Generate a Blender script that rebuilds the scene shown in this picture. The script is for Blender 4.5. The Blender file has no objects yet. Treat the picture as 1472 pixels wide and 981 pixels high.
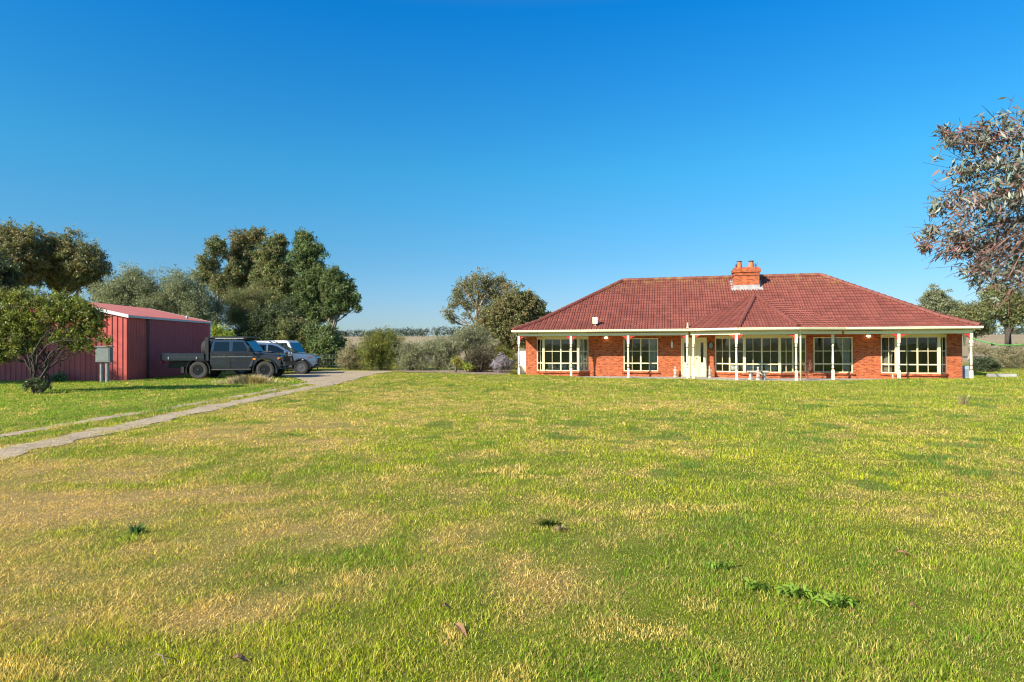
import bpy, bmesh, math, random
import numpy as np
from mathutils import Vector, Matrix
R = math.radians
rng = np.random.default_rng(11)
random.seed(5)
scn = bpy.context.scene
col = scn.collection

# ------------------------------------------------------------------ camera model (metres; camera at origin looking +Y)
CAMH, F, CX = 1.65, 900.0, 736.0
def hor(px): return 495.5 - (px-CX)*0.0035
def atpx(px, py, Y):                      # photo point at distance Y -> world
    return np.array([(px-CX)/F*Y, Y, CAMH+(hor(px)-py)*Y/F])
cam = bpy.data.cameras.new('camera'); camo = bpy.data.objects.new('camera', cam); col.objects.link(camo)
cam.sensor_width = 36; cam.lens = F/1472*36; cam.clip_start = .1; cam.clip_end = 4000
camo.location = (0, 0, CAMH); camo.rotation_euler = (R(90.318), R(.2), 0)
scn.camera = camo

# ------------------------------------------------------------------ numpy noise
_tab = np.random.default_rng(3).random((256, 256))
def vnoise(x, y, s, o=0):
    x = np.asarray(x, float)/s+o*17.3+500; y = np.asarray(y, float)/s+o*7.9+500
    xi = np.floor(x).astype(int); yi = np.floor(y).astype(int); fx = x-xi; fy = y-yi
    fx = fx*fx*(3-2*fx); fy = fy*fy*(3-2*fy)
    a = _tab[xi % 256, yi % 256]; b = _tab[(xi+1) % 256, yi % 256]
    c = _tab[xi % 256, (yi+1) % 256]; d = _tab[(xi+1) % 256, (yi+1) % 256]
    return (a*(1-fx)+b*fx)*(1-fy)+(c*(1-fx)+d*fx)*fy
def sstep(a, b, x):
    t = np.clip((x-a)/(b-a), 0, 1); return t*t*(3-2*t)

# ------------------------------------------------------------------ house frame (needed by the terrain)
HA = math.atan2(5.6, 22.12); HX, HY = .08, 35.3; HL = 22.82
ca, sa = math.cos(HA), math.sin(HA)
def to_house(x, y):
    dx = np.asarray(x)-HX; dy = np.asarray(y)-HY
    return dx*ca-dy*sa, dx*sa+dy*ca
def from_house(u, s): return HX+u*ca+s*sa, HY-u*sa+s*ca
def gz(x, y):
    x = np.asarray(x, float); y = np.asarray(y, float)
    u, s = to_house(x, y)
    z = .0187*np.clip(y-55, 0, 480)*sstep(55, 130, y)
    z = z+(vnoise(x, y, 3.5, 4)-.5)*.09*sstep(-5.5, -3.5, x)*sstep(60, 40, y)
    lu = -.05+(-.19+.05)*sstep(1, 5.5, u)*sstep(20.5, 16.5, u)
    near = sstep(-9, -.6, s)*sstep(14.5, 11.8, s)*sstep(-5, -.3, u)*sstep(27.5, 23.2, u)
    z = z*(1-near)+lu*near
    front = np.where((u > 9.2) & (u < 17.3), -1.25+.55*np.clip(np.abs(u-13.26)-1.5, 0, 3), 0)
    under = sstep(front+.1, front+.4, s)*sstep(12, 11.3, s)*sstep(-.45, 0, u)*sstep(23.3, 22.9, u)
    return z*(1-under)-.4*under

# ------------------------------------------------------------------ materials
def newmat(name):
    m = bpy.data.materials.new(name); m.use_nodes = True
    nt = m.node_tree; nt.nodes.clear()
    out = nt.nodes.new('ShaderNodeOutputMaterial'); return m, nt, out
def N(nt, t, **kw):
    n = nt.nodes.new('ShaderNode'+t)
    for k, v in kw.items():
        if k.startswith('i_'):
            n.inputs[k[2:].replace('_', ' ')].default_value = v
        else: setattr(n, k, v)
    return n
def ramp(nt, fac, stops):
    r = N(nt, 'ValToRGB'); e = r.color_ramp.elements
    while len(e) < len(stops): e.new(.5)
    for q, (p, c) in zip(e, stops): q.position = p; q.color = (*c, 1)
    nt.links.new(fac, r.inputs[0]); return r.outputs[0]
def mixc(nt, fac, a, b, mode='MIX'):
    m = N(nt, 'Mix', data_type='RGBA', blend_type=mode)
    for s, v in ((m.inputs[0], fac), (m.inputs[6], a), (m.inputs[7], b)):
        if hasattr(v, 'links'): nt.links.new(v, s)
        elif isinstance(v, (int, float)): s.default_value = v
        else: s.default_value = (*v, 1)
    return m.outputs[2]
def simple(name, c, rough=.6, metal=0, var=.12, scale=6, bump=0, bscale=40, spec=.5, coat=0):
    m, nt, out = newmat(name)
    b = N(nt, 'BsdfPrincipled', i_Roughness=rough, i_Metallic=metal)
    b.inputs['Specular IOR Level'].default_value = spec
    b.inputs['Coat Weight'].default_value = coat; b.inputs['Coat Roughness'].default_value = .05
    tc = N(nt, 'TexCoord')
    n = N(nt, 'TexNoise', i_Scale=scale, i_Detail=5.0); nt.links.new(tc.outputs['Object'], n.inputs[0])
    lo = tuple(v*(1-var) for v in c); hi = tuple(min(1, v*(1+var)) for v in c)
    nt.links.new(ramp(nt, n.outputs[0], [(.3, lo), (.7, hi)]), b.inputs['Base Color'])
    if bump:
        n2 = N(nt, 'TexNoise', i_Scale=bscale, i_Detail=4.0); nt.links.new(tc.outputs['Object'], n2.inputs[0])
        bp = N(nt, 'Bump', i_Strength=bump, i_Distance=.02); nt.links.new(n2.outputs[0], bp.inputs['Height'])
        nt.links.new(bp.outputs[0], b.inputs['Normal'])
    nt.links.new(b.outputs[0], out.inputs[0]); return m
def leafmat(name, trans=.3, rough=.45, spec=.4):
    m, nt, out = newmat(name)
    a = N(nt, 'Attribute', attribute_name='Col')
    b = N(nt, 'BsdfPrincipled', i_Roughness=rough); b.inputs['Specular IOR Level'].default_value = spec
    t = N(nt, 'BsdfTranslucent'); mx = N(nt, 'MixShader', i_Fac=trans)
    nt.links.new(a.outputs[0], b.inputs['Base Color'])
    nt.links.new(mixc(nt, 1, a.outputs[0], (1.25, 1.3, .7), 'MULTIPLY'), t.inputs[0])
    nt.links.new(b.outputs[0], mx.inputs[1]); nt.links.new(t.outputs[0], mx.inputs[2])
    nt.links.new(mx.outputs[0], out.inputs[0]); return m
def brickmat(name):
    m, nt, out = newmat(name)
    uv = N(nt, 'UVMap'); b = N(nt, 'BsdfPrincipled', i_Roughness=.85); b.inputs['Specular IOR Level'].default_value = .2
    br = N(nt, 'TexBrick', i_Scale=1.0, i_Mortar_Size=.006, i_Mortar_Smooth=.15, i_Bias=-.1, i_Brick_Width=.24, i_Row_Height=.086)
    br.inputs['Color1'].default_value = (.50, .125, .042, 1); br.inputs['Color2'].default_value = (.35, .078, .032, 1)
    br.inputs['Mortar'].default_value = (.40, .21, .13, 1)
    nt.links.new(uv.outputs[0], br.inputs[0])
    n = N(nt, 'TexNoise', i_Scale=1.3, i_Detail=6.0); nt.links.new(uv.outputs[0], n.inputs[0])
    sc = N(nt, 'VectorMath', operation='MULTIPLY'); sc.inputs[1].default_value = (4.16, 11.6, 1)
    nt.links.new(uv.outputs[0], sc.inputs[0])
    n2 = N(nt, 'TexNoise', i_Scale=1.1, i_Detail=2.0); nt.links.new(sc.outputs[0], n2.inputs[0])
    c = mixc(nt, 1, br.outputs[0], ramp(nt, n.outputs[0], [(.3, (.86, .84, .82)), (.7, (1.08, 1.06, 1.05))]), 'MULTIPLY')
    c = mixc(nt, 1, c, ramp(nt, n2.outputs[0], [(.34, (.58, .50, .48)), (.46, (1, 1, 1)), (.68, (1.18, 1.25, 1.25))]), 'MULTIPLY')
    nt.links.new(c, b.inputs['Base Color'])
    bp = N(nt, 'Bump', i_Strength=.5, i_Distance=.01, invert=True); nt.links.new(br.outputs['Fac'], bp.inputs['Height'])
    nt.links.new(bp.outputs[0], b.inputs['Normal'])
    nt.links.new(b.outputs[0], out.inputs[0]); return m
def tilemat(name, k=1):
    m, nt, out = newmat(name)
    uv = N(nt, 'UVMap'); b = N(nt, 'BsdfPrincipled', i_Roughness=.62); b.inputs['Specular IOR Level'].default_value = .35
    fl = N(nt, 'VectorMath', operation='FLOOR'); nt.links.new(uv.outputs[0], fl.inputs[0])
    w = N(nt, 'TexWhiteNoise', noise_dimensions='2D'); nt.links.new(fl.outputs[0], w.inputs[0])
    c = ramp(nt, w.outputs[0], [(0, (.200*k, .060*k, .043*k)), (.5, (.235*k, .071*k, .050*k)), (1, (.270*k, .083*k, .059*k))])
    tc = N(nt, 'TexCoord')
    n = N(nt, 'TexNoise', i_Scale=.7, i_Detail=7.0, i_Roughness=.65); nt.links.new(tc.outputs['Object'], n.inputs[0])
    c = mixc(nt, 1, c, ramp(nt, n.outputs[0], [(.30, (.84, .82, .82)), (.5, (1, 1, 1)), (.75, (1.12, 1.15, 1.15))]), 'MULTIPLY')
    sp = N(nt, 'SeparateXYZ'); nt.links.new(tc.outputs['Object'], sp.inputs[0])
    n3 = N(nt, 'TexNoise', i_Scale=3.0, i_Detail=5.0); nt.links.new(tc.outputs['Object'], n3.inputs[0])
    mr = N(nt, 'MapRange'); mr.inputs[1].default_value = 4.6; mr.inputs[2].default_value = 5.7; nt.links.new(sp.outputs[2], mr.inputs[0])
    ml = N(nt, 'Math', operation='MULTIPLY'); nt.links.new(mr.outputs[0], ml.inputs[0])
    nt.links.new(ramp(nt, n3.outputs[0], [(.45, (0, 0, 0)), (.7, (.75, .75, .75))]), ml.inputs[1])
    c = mixc(nt, ml.outputs[0], c, (.33, .20, .07))
    n4 = N(nt, 'TexNoise', i_Scale=14.0, i_Detail=3.0); nt.links.new(tc.outputs['Object'], n4.inputs[0])
    c = mixc(nt, ramp(nt, n4.outputs[0], [(.62, (0, 0, 0)), (.72, (.55, .55, .55))]), c, (.13, .075, .06))
    nt.links.new(c, b.inputs['Base Color']); nt.links.new(b.outputs[0], out.inputs[0]); return m
def glassmat(name, tint=(.82, .84, .82), f0=.045):
    m, nt, out = newmat(name)
    t = N(nt, 'BsdfTransparent'); t.inputs[0].default_value = (*tint, 1)
    g = N(nt, 'BsdfGlossy', i_Roughness=.03); g.inputs[0].default_value = (.9, .93, .95, 1)
    lw = N(nt, 'Fresnel', i_IOR=1.5); ad = N(nt, 'Math', operation='ADD'); ad.inputs[1].default_value = f0-.04
    nt.links.new(lw.outputs[0], ad.inputs[0])
    tc = N(nt, 'TexCoord'); n = N(nt, 'TexNoise', i_Scale=1.4, i_Detail=2.0); nt.links.new(tc.outputs['Object'], n.inputs[0])
    bp = N(nt, 'Bump', i_Strength=.06, i_Distance=.05); nt.links.new(n.outputs[0], bp.inputs['Height']); nt.links.new(bp.outputs[0], g.inputs['Normal'])
    mx = N(nt, 'MixShader'); nt.links.new(ad.outputs[0], mx.inputs[0]); nt.links.new(t.outputs[0], mx.inputs[1]); nt.links.new(g.outputs[0], mx.inputs[2])
    nt.links.new(mx.outputs[0], out.inputs[0]); return m
def barkmat(name, c1, c2, scale=3):
    m, nt, out = newmat(name)
    b = N(nt, 'BsdfPrincipled', i_Roughness=.85); tc = N(nt, 'TexCoord')
    mp = N(nt, 'Mapping'); mp.inputs['Scale'].default_value = (scale*2, scale*2, scale*.5); nt.links.new(tc.outputs['Object'], mp.inputs[0])
    n = N(nt, 'TexNoise', i_Scale=1.0, i_Detail=6.0); nt.links.new(mp.outputs[0], n.inputs[0])
    nt.links.new(ramp(nt, n.outputs[0], [(.35, c1), (.65, c2)]), b.inputs['Base Color'])
    bp = N(nt, 'Bump', i_Strength=.5, i_Distance=.03); nt.links.new(n.outputs[0], bp.inputs['Height']); nt.links.new(bp.outputs[0], b.inputs['Normal'])
    nt.links.new(b.outputs[0], out.inputs[0]); return m
def groundmat():
    m, nt, out = newmat('lawn_soil')
    b = N(nt, 'BsdfPrincipled', i_Roughness=.95); b.inputs['Specular IOR Level'].default_value = .1
    a = N(nt, 'Attribute', attribute_name='Col'); tc = N(nt, 'TexCoord')
    n = N(nt, 'TexNoise', i_Scale=2.2, i_Detail=9.0, i_Roughness=.7); nt.links.new(tc.outputs['Object'], n.inputs[0])
    n2 = N(nt, 'TexNoise', i_Scale=26.0, i_Detail=6.0, i_Roughness=.75); nt.links.new(tc.outputs['Object'], n2.inputs[0])
    c = mixc(nt, 1, a.outputs[0], ramp(nt, n.outputs[0], [(.3, (.70, .78, .72)), (.5, (1, 1, 1)), (.7, (1.25, 1.12, 1.15))]), 'MULTIPLY')
    c = mixc(nt, 1, c, ramp(nt, n2.outputs[0], [(.3, (.5, .52, .45)), (.5, (1, 1, 1)), (.72, (1.5, 1.4, 1.35))]), 'MULTIPLY')
    nt.links.new(c, b.inputs['Base Color'])
    bp = N(nt, 'Bump', i_Strength=.7, i_Distance=.03); nt.links.new(n2.outputs[0], bp.inputs['Height']); nt.links.new(bp.outputs[0], b.inputs['Normal'])
    nt.links.new(b.outputs[0], out.inputs[0]); return m
def gravelmat(name, c1, c2, c3):
    m, nt, out = newmat(name)
    b = N(nt, 'BsdfPrincipled', i_Roughness=.95); tc = N(nt, 'TexCoord')
    n = N(nt, 'TexNoise', i_Scale=1.1, i_Detail=8.0, i_Roughness=.7); nt.links.new(tc.outputs['Object'], n.inputs[0])
    v = N(nt, 'TexVoronoi', i_Scale=30.0); nt.links.new(tc.outputs['Object'], v.inputs[0])
    c = ramp(nt, n.outputs[0], [(.28, tuple(q*.7 for q in c1)), (.42, c1), (.55, c2), (.7, c3)])
    c = mixc(nt, .55, c, ramp(nt, v.outputs['Color'], [(.1, tuple(q*.55 for q in c2)), (.6, c2), (.95, tuple(min(1, q*1.5) for q in c3))]))
    nt.links.new(c, b.inputs['Base Color'])
    bp = N(nt, 'Bump', i_Strength=.8, i_Distance=.02); nt.links.new(v.outputs['Distance'], bp.inputs['Height']); nt.links.new(bp.outputs[0], b.inputs['Normal'])
    nt.links.new(b.outputs[0], out.inputs[0]); return m
def emis(name, c, s):
    m, nt, out = newmat(name); e = N(nt, 'Emission', i_Strength=s); e.inputs[0].default_value = (*c, 1)
    nt.links.new(e.outputs[0], out.inputs[0]); return m

M = dict(
    brick=brickmat('brick'), tile=tilemat('roof_tile'), tile_cap=tilemat('ridge_tile', .9), glass=glassmat('window_glass'),
    cream=simple('cream_paint', (.82, .70, .43), .5, var=.05), white=simple('white_paint', (.86, .76, .50), .5, var=.04),
    maroon=simple('maroon_paint', (.28, .025, .02), .5), red=simple('red_paint', (.52, .035, .02), .5),
    slab=simple('concrete', (.36, .34, .31), .9, var=.25, scale=3, bump=.2), plaster=simple('interior_plaster', (.46, .41, .33), .9),
    carpet=simple('carpet', (.16, .13, .10), .95), sheer=simple('curtain_cloth', (.76, .70, .60), .9), beige=simple('beige_cloth', (.42, .35, .28), .9),
    pillow=simple('white_cotton', (.80, .79, .77), .9), sofa=simple('grey_upholstery', (.20, .17, .17), .9),
    lead=simple('lead_flashing', (.38, .35, .33), .55, var=.2), pot=simple('terracotta', (.50, .17, .07), .8, var=.2),
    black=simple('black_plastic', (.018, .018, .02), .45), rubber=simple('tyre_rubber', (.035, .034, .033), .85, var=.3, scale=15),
    dust=simple('dusty_tyre', (.05, .046, .042), .95, var=.3, scale=12),
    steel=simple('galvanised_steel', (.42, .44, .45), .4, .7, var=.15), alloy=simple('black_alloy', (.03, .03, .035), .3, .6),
    salloy=simple('grey_alloy', (.24, .24, .25), .35, .7),
    ute=simple('graphite_paint', (.038, .046, .066), .22, .45, var=.08, coat=.8), suv=simple('silver_blue_paint', (.14, .19, .26), .3, .35, var=.06, coat=.8),
    wwagon=simple('white_car_paint', (.78, .79, .80), .3, var=.04, coat=.6),
    cglass=simple('tinted_glass', (.008, .014, .022), .04, var=.02, spec=.28), wglass=simple('windscreen_glass', (.02, .05, .08), .03, var=.02, spec=1.0),
    orange=simple('indicator_lens', (.75, .20, .01), .3), redlens=simple('red_lens', (.5, .02, .02), .3), lens=simple('headlight_lens', (.45, .48, .50), .08, var=.05),
    shed=simple('red_steel', (.55, .120, .100), .6, var=.16, scale=1.2, spec=.15), shed_roof=simple('red_roof_steel', (.36, .098, .085), .5, var=.1, scale=1.5),
    door_steel=simple('maroon_door_steel', (.42, .085, .088), .6, var=.08, spec=.15), zinc=simple('zinc_trim', (.48, .50, .53), .45, .3), barge=simple('pale_trim', (.72, .70, .66), .5),
    greybox=simple('grey_enamel', (.19, .21, .19), .5, var=.12), pipe=simple('grey_pipe', (.26, .28, .28), .55),
    stone=simple('pale_stone', (.50, .44, .36), .9, var=.25, scale=9, bump=.4), wood=simple('weathered_wood', (.24, .18, .12), .9, var=.3),
    bark=barkmat('grey_brown_bark', (.035, .026, .02), (.10, .075, .055)), pale=barkmat('pale_gum_bark', (.22, .16, .11), (.50, .40, .30)),
    orangebark=barkmat('orange_bark', (.22, .11, .05), (.42, .24, .12)), twig=barkmat('reddish_twig', (.16, .075, .055), (.30, .17, .12), 10),
    leaf=leafmat('leaf'), gumleaf=leafmat('gum_leaf', .2, .5, .3), blade=leafmat('grass_blade', .35, .7, .06), ground=groundmat(),
    gravel=gravelmat('gravel', (.30, .22, .13), (.45, .34, .21), (.58, .45, .29)), mulch=gravelmat('mulch', (.17, .12, .07), (.30, .21, .13), (.44, .34, .22)),
    lamp=emis('lamp_glow', (1, .86, .55), 3.0), greenrope=simple('green_rope', (.16, .50, .10), .6), blue=simple('blue_grey_steel', (.33, .38, .45), .5))

# ------------------------------------------------------------------ object helpers
def tag(o, label=None, cat=None, group=None, kind=None):
    if label: o['label'] = label
    if cat: o['category'] = cat
    if group: o['group'] = group
    if kind: o['kind'] = kind
    return o
def empty(name, loc=(0, 0, 0), rz=0, label=None, cat=None, group=None):
    o = bpy.data.objects.new(name, None); o.empty_display_size = .3; o.location = loc; o.rotation_euler = (0, 0, rz)
    col.objects.link(o); return tag(o, label, cat, group)
def link(name, me, mat, parent=None):
    o = bpy.data.objects.new(name, me); col.objects.link(o)
    if mat is not None: me.materials.append(mat)
    if parent is not None: o.parent = parent
    return o
def finish_uv(me):
    n = len(me.polygons)
    if n == 0: return
    uvl = me.uv_layers.new(name='UVMap')
    co = np.empty(len(me.vertices)*3); me.vertices.foreach_get('co', co); co = co.reshape(-1, 3)
    li = np.empty(len(me.loops), int); me.loops.foreach_get('vertex_index', li)
    nr = np.empty(n*3); me.polygons.foreach_get('normal', nr); nr = nr.reshape(-1, 3)
    lt = np.empty(n, int); me.polygons.foreach_get('loop_total', lt); pn = np.repeat(nr, lt, 0)
    t = np.stack([-pn[:, 1], pn[:, 0], np.zeros(len(pn))], 1); ln = np.linalg.norm(t, axis=1)
    flat = ln < .3; t = t/np.maximum(ln, 1e-6)[:, None]; p = co[li]
    u = (p*t).sum(1); v = p[:, 2].copy(); u[flat] = p[flat, 0]; v[flat] = p[flat, 1]
    uvl.data.foreach_set('uv', np.stack([u, v], 1).ravel())
class MB:
    def __init__(s): s.v = []; s.f = []
    def add(s, vs, fs):
        b = len(s.v); s.v += [tuple(map(float, q)) for q in vs]; s.f += [tuple(b+i for i in f) for f in fs]; return s
    def box(s, x0, x1, y0, y1, z0, z1):
        return s.add([(x0, y0, z0), (x1, y0, z0), (x1, y1, z0), (x0, y1, z0), (x0, y0, z1), (x1, y0, z1), (x1, y1, z1), (x0, y1, z1)],
                     [(0, 3, 2, 1), (4, 5, 6, 7), (0, 1, 5, 4), (1, 2, 6, 5), (2, 3, 7, 6), (3, 0, 4, 7)])
    def obox(s, o, d, n, a0, a1, b0, b1, z0, z1):        # o,d,n 2D: along d, outward n
        def P(a, b, z): return (o[0]+d[0]*a+n[0]*b, o[1]+d[1]*a+n[1]*b, z)
        vs = [P(a0, b0, z0), P(a1, b0, z0), P(a1, b1, z0), P(a0, b1, z0), P(a0, b0, z1), P(a1, b0, z1), P(a1, b1, z1), P(a0, b1, z1)]
        fs = [(0, 3, 2, 1), (4, 5, 6, 7), (0, 1, 5, 4), (1, 2, 6, 5), (2, 3, 7, 6), (3, 0, 4, 7)]
        if (d[0]*n[1]-d[1]*n[0])*(a1-a0)*(b1-b0) < 0: fs = [f[::-1] for f in fs]
        return s.add(vs, fs)
    def tube(s, pts, rad, n=8, cap=True):
        pts = [np.array(p, float) for p in pts]
        if np.isscalar(rad): rad = [rad]*len(pts)
        vs = []; prev = None
        for i, p in enumerate(pts):
            t = pts[min(i+1, len(pts)-1)]-pts[max(i-1, 0)]; t = t/(np.linalg.norm(t)+1e-9)
            if prev is None:
                a = np.array([0, 0, 1.]) if abs(t[2]) < .9 else np.array([1., 0, 0]); x = np.cross(a, t)
            else: x = prev-t*np.dot(prev, t)
            x /= np.linalg.norm(x)+1e-9; prev = x; y = np.cross(t, x)
            vs += [p+rad[i]*(math.cos(k*2*math.pi/n)*x+math.sin(k*2*math.pi/n)*y) for k in range(n)]
        fs = [(i*n+k, i*n+(k+1) % n, (i+1)*n+(k+1) % n, (i+1)*n+k) for i in range(len(pts)-1) for k in range(n)]
        if cap: fs += [tuple(range(n))[::-1], tuple(range((len(pts)-1)*n, len(pts)*n))]
        return s.add(vs, fs)
    def lathe(s, prof, n=14, c=(0, 0, 0), axis='z', cap=True):
        vs = []
        for r, h in prof:
            for k in range(n):
                a = 2*math.pi*k/n; q = (r*math.cos(a), r*math.sin(a), h)
                if axis == 'y': q = (q[0], q[2], q[1])
                if axis == 'x': q = (q[2], q[0], q[1])
                vs.append((q[0]+c[0], q[1]+c[1], q[2]+c[2]))
        fs = [(i*n+k, i*n+(k+1) % n, (i+1)*n+(k+1) % n, (i+1)*n+k) for i in range(len(prof)-1) for k in range(n)]
        if cap: fs += [tuple(range(n))[::-1], tuple(range((len(prof)-1)*n, len(prof)*n))]
        if axis == 'y': fs = [f[::-1] for f in fs]
        return s.add(vs, fs)
    def ball(s, c, r, n=12):
        if np.isscalar(r): r = (r, r, r)
        m = n//2; prof = [(max(1e-4, math.sin(math.pi*i/m)), -math.cos(math.pi*i/m)) for i in range(m+1)]
        t = MB().lathe(prof, n); return s.add([(c[0]+a*r[0], c[1]+b*r[1], c[2]+d*r[2]) for a, b, d in t.v], t.f)
    def xz(s, poly, hw):                                    # side profile across the width; hw = number or f(x,z)
        h = hw if callable(hw) else (lambda x, z: hw); n = len(poly)
        vs = [(x, -h(x, z), z) for x, z in poly]+[(x, h(x, z), z) for x, z in poly]
        fs = [tuple(range(n)), tuple(range(n, 2*n))[::-1]]+[(i, i+n, (i+1) % n+n, (i+1) % n) for i in range(n)]
        return s.add(vs, fs)
    def poly(s, pts, z0, z1):                               # ground plan prism
        n = len(pts); vs = [(x, y, z0) for x, y in pts]+[(x, y, z1) for x, y in pts]
        return s.add(vs, [tuple(range(n))[::-1], tuple(range(n, 2*n))]+[(i, (i+1) % n, (i+1) % n+n, i+n) for i in range(n)])
    def build(s, name, mat, parent=None, bevel=0, smooth=False, fix=True, subs=0):
        me = bpy.data.meshes.new(name); me.from_pydata(s.v, [], s.f)
        if fix:
            bm = bmesh.new(); bm.from_mesh(me); bmesh.ops.recalc_face_normals(bm, faces=bm.faces)
            bmesh.ops.triangulate(bm, faces=[f for f in bm.faces if len(f.verts) > 6]); bm.to_mesh(me); bm.free()
        me.update(); finish_uv(me)
        if smooth: me.polygons.foreach_set('use_smooth', [True]*len(me.polygons))
        o = link(name, me, mat, parent)
        if bevel:
            b = o.modifiers.new('bevel', 'BEVEL'); b.width = bevel; b.segments = 2; b.limit_method = 'ANGLE'; b.angle_limit = R(35); b.harden_normals = False
        if subs:
            q = o.modifiers.new('smooth', 'SUBSURF'); q.levels = q.render_levels = subs
        return o
def copy_tree(o, parent=None):
    c = o.copy(); col.objects.link(c)
    if parent is not None: c.parent = parent
    for ch in [q for q in bpy.data.objects if q.parent is o]: copy_tree(ch, c)
    return c
def np_mesh(name, V, faces_per, loops, mat, cols=None, parent=None, smooth=False):
    """faces_per: loop_total array, loops: flat vertex indices"""
    me = bpy.data.meshes.new(name)
    me.vertices.add(len(V)); me.vertices.foreach_set('co', V.astype(np.float32).ravel())
    me.loops.add(len(loops)); me.loops.foreach_set('vertex_index', loops.astype(np.int32))
    me.polygons.add(len(faces_per)); st = np.concatenate([[0], np.cumsum(faces_per)[:-1]])
    me.polygons.foreach_set('loop_start', st.astype(np.int32)); me.polygons.foreach_set('loop_total', faces_per.astype(np.int32))
    if smooth: me.polygons.foreach_set('use_smooth', np.ones(len(faces_per), bool))
    me.update(calc_edges=True)
    if cols is not None:
        ca_ = me.color_attributes.new('Col', 'FLOAT_COLOR', 'POINT')
        ca_.data.foreach_set('color', np.concatenate([cols, np.ones((len(cols), 1))], 1).astype(np.float32).ravel())
    return link(name, me, mat, parent)

# ------------------------------------------------------------------ light
SAZ, SEL = R(52), R(31)
ld = Vector((math.sin(SAZ)*math.cos(SEL), math.cos(SAZ)*math.cos(SEL), -math.sin(SEL)))
sun = bpy.data.lights.new('sun', 'SUN'); sun.energy = 5.0; sun.angle = R(.5); sun.color = (1, .92, .78)
so = bpy.data.objects.new('sun', sun); so.rotation_euler = ld.to_track_quat('-Z', 'Y').to_euler(); col.objects.link(so)
w = bpy.data.worlds.new('World'); scn.world = w; w.use_nodes = True; nt = w.node_tree; nt.nodes.clear()
wo = nt.nodes.new('ShaderNodeOutputWorld'); bg = nt.nodes.new('ShaderNodeBackground'); bg.inputs[1].default_value = .134
sky = nt.nodes.new('ShaderNodeTexSky'); sky.sky_type = 'NISHITA'; sky.sun_disc = False
sky.sun_elevation = SEL; sky.sun_rotation = math.atan2(-ld.x, -ld.y); sky.air_density = 1.0; sky.dust_density = .35; sky.ozone_density = 2.2; sky.altitude = 100
hs = nt.nodes.new('ShaderNodeHueSaturation'); hs.inputs['Saturation'].default_value = 1.0; hs.inputs['Hue'].default_value = .5
tcw = nt.nodes.new('ShaderNodeTexCoord'); spw = nt.nodes.new('ShaderNodeSeparateXYZ'); nt.links.new(tcw.outputs['Generated'], spw.inputs[0])
deep = ramp(nt, spw.outputs[2], [(0, (.33, .43, .585)), (.05, (.315, .43, .60)), (.137, (.235, .48, .62)), (.262, (.145, .60, .75)), (.472, (.02, .56, .97)), (.6, (.42, .68, .95)), (1, (.72, .82, .9))])
nt.links.new(sky.outputs[0], hs.inputs['Color']); nt.links.new(mixc(nt, 1, hs.outputs[0], deep, 'MULTIPLY'), bg.inputs[0]); nt.links.new(bg.outputs[0], wo.inputs[0])
scn.view_settings.view_transform = 'Standard'; scn.view_settings.look = 'None'; scn.view_settings.gamma = 1
scn.view_settings.exposure = .75
scn.render.engine = 'CYCLES'; scn.cycles.max_bounces = 8; scn.cycles.transparent_max_bounces = 12; scn.cycles.use_denoising = True; scn.cycles.pixel_filter_type = 'BLACKMAN_HARRIS'; scn.cycles.filter_width = 1.15; scn.cycles.sample_clamp_indirect = 4

# ------------------------------------------------------------------ ground
def trackx(y): return -7.95+.12*np.sin(y*.23)+.25*sstep(14, 26, y)
def farx(y): return -9.35+.55*sstep(10, 24, y)+.08*np.sin(y*.4)
PARK = [(-8.7, 26.3), (-7.35, 25.6), (-7.4, 29), (-7.55, 32), (-7.7, 35), (-7.6, 37), (-7.2, 38.4), (-8, 39.4), (-10, 39.8), (-12, 40), (-13, 37), (-12.6, 34.2), (-11.6, 32.2), (-10.2, 30.2), (-9.3, 28.2)]
BED = [(-6.6, 37.6), (-5.0, 36.9), (-3.2, 35.8), (-1.6, 34.9), (-.3, 35.2), (-.25, 37), (-.3, 41), (-6.2, 41), (-9.5, 43), (-9.5, 40.7), (-7.6, 40.0), (-6.9, 38.9)]
def inpoly(x, y, P):
    r = np.zeros(np.shape(x), bool); n = len(P)
    for i in range(n):
        x0, y0 = P[i]; x1, y1 = P[(i+1) % n]
        c = ((y0 > y) != (y1 > y)) & (x < (x1-x0)*(y-y0)/(y1-y0+1e-12)+x0); r ^= c
    return r
def bare(x, y):
    e = (vnoise(x, y, .5, 2)-.5)*.45+(vnoise(x, y, .15, 5)-.5)*.2
    m = (np.abs(x-trackx(y)) < .29+e) & (y < 27) | (np.abs(x-farx(y)) < .13+e*.8) & (y < 29) & (vnoise(x*0, y, 2.5, 6) > .22)
    return m | inpoly(x, y, PARK) | inpoly(x, y, BED)
PATCH = [(-4.7, 6.3, 1.7, .7, 1.0), (-3.4, 6.9, .9, .3, .6), (-3.8, 10.8, 1.6, .9, .55), (-2.4, 4.6, .8, .5, .3), (1.0, 7.2, .9, 1.2, .45), (-.3, 19, 4, 2.2, .35), (-5.5, 12.5, 1.5, 1.0, .4), (.3, 4.3, .5, .3, .45),
         (-1.8, 3.8, .7, .3, .35), (3.5, 6.2, .8, .5, .3), (6.8, 8.6, 1.5, .5, .3), (-3.2, 3.6, .6, .3, .3), (5.2, 17, 4, 1.2, .22), (2.2, 10.5, 1.2, 1.8, .28), (-6, 8.2, .8, .5, .35)]
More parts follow.
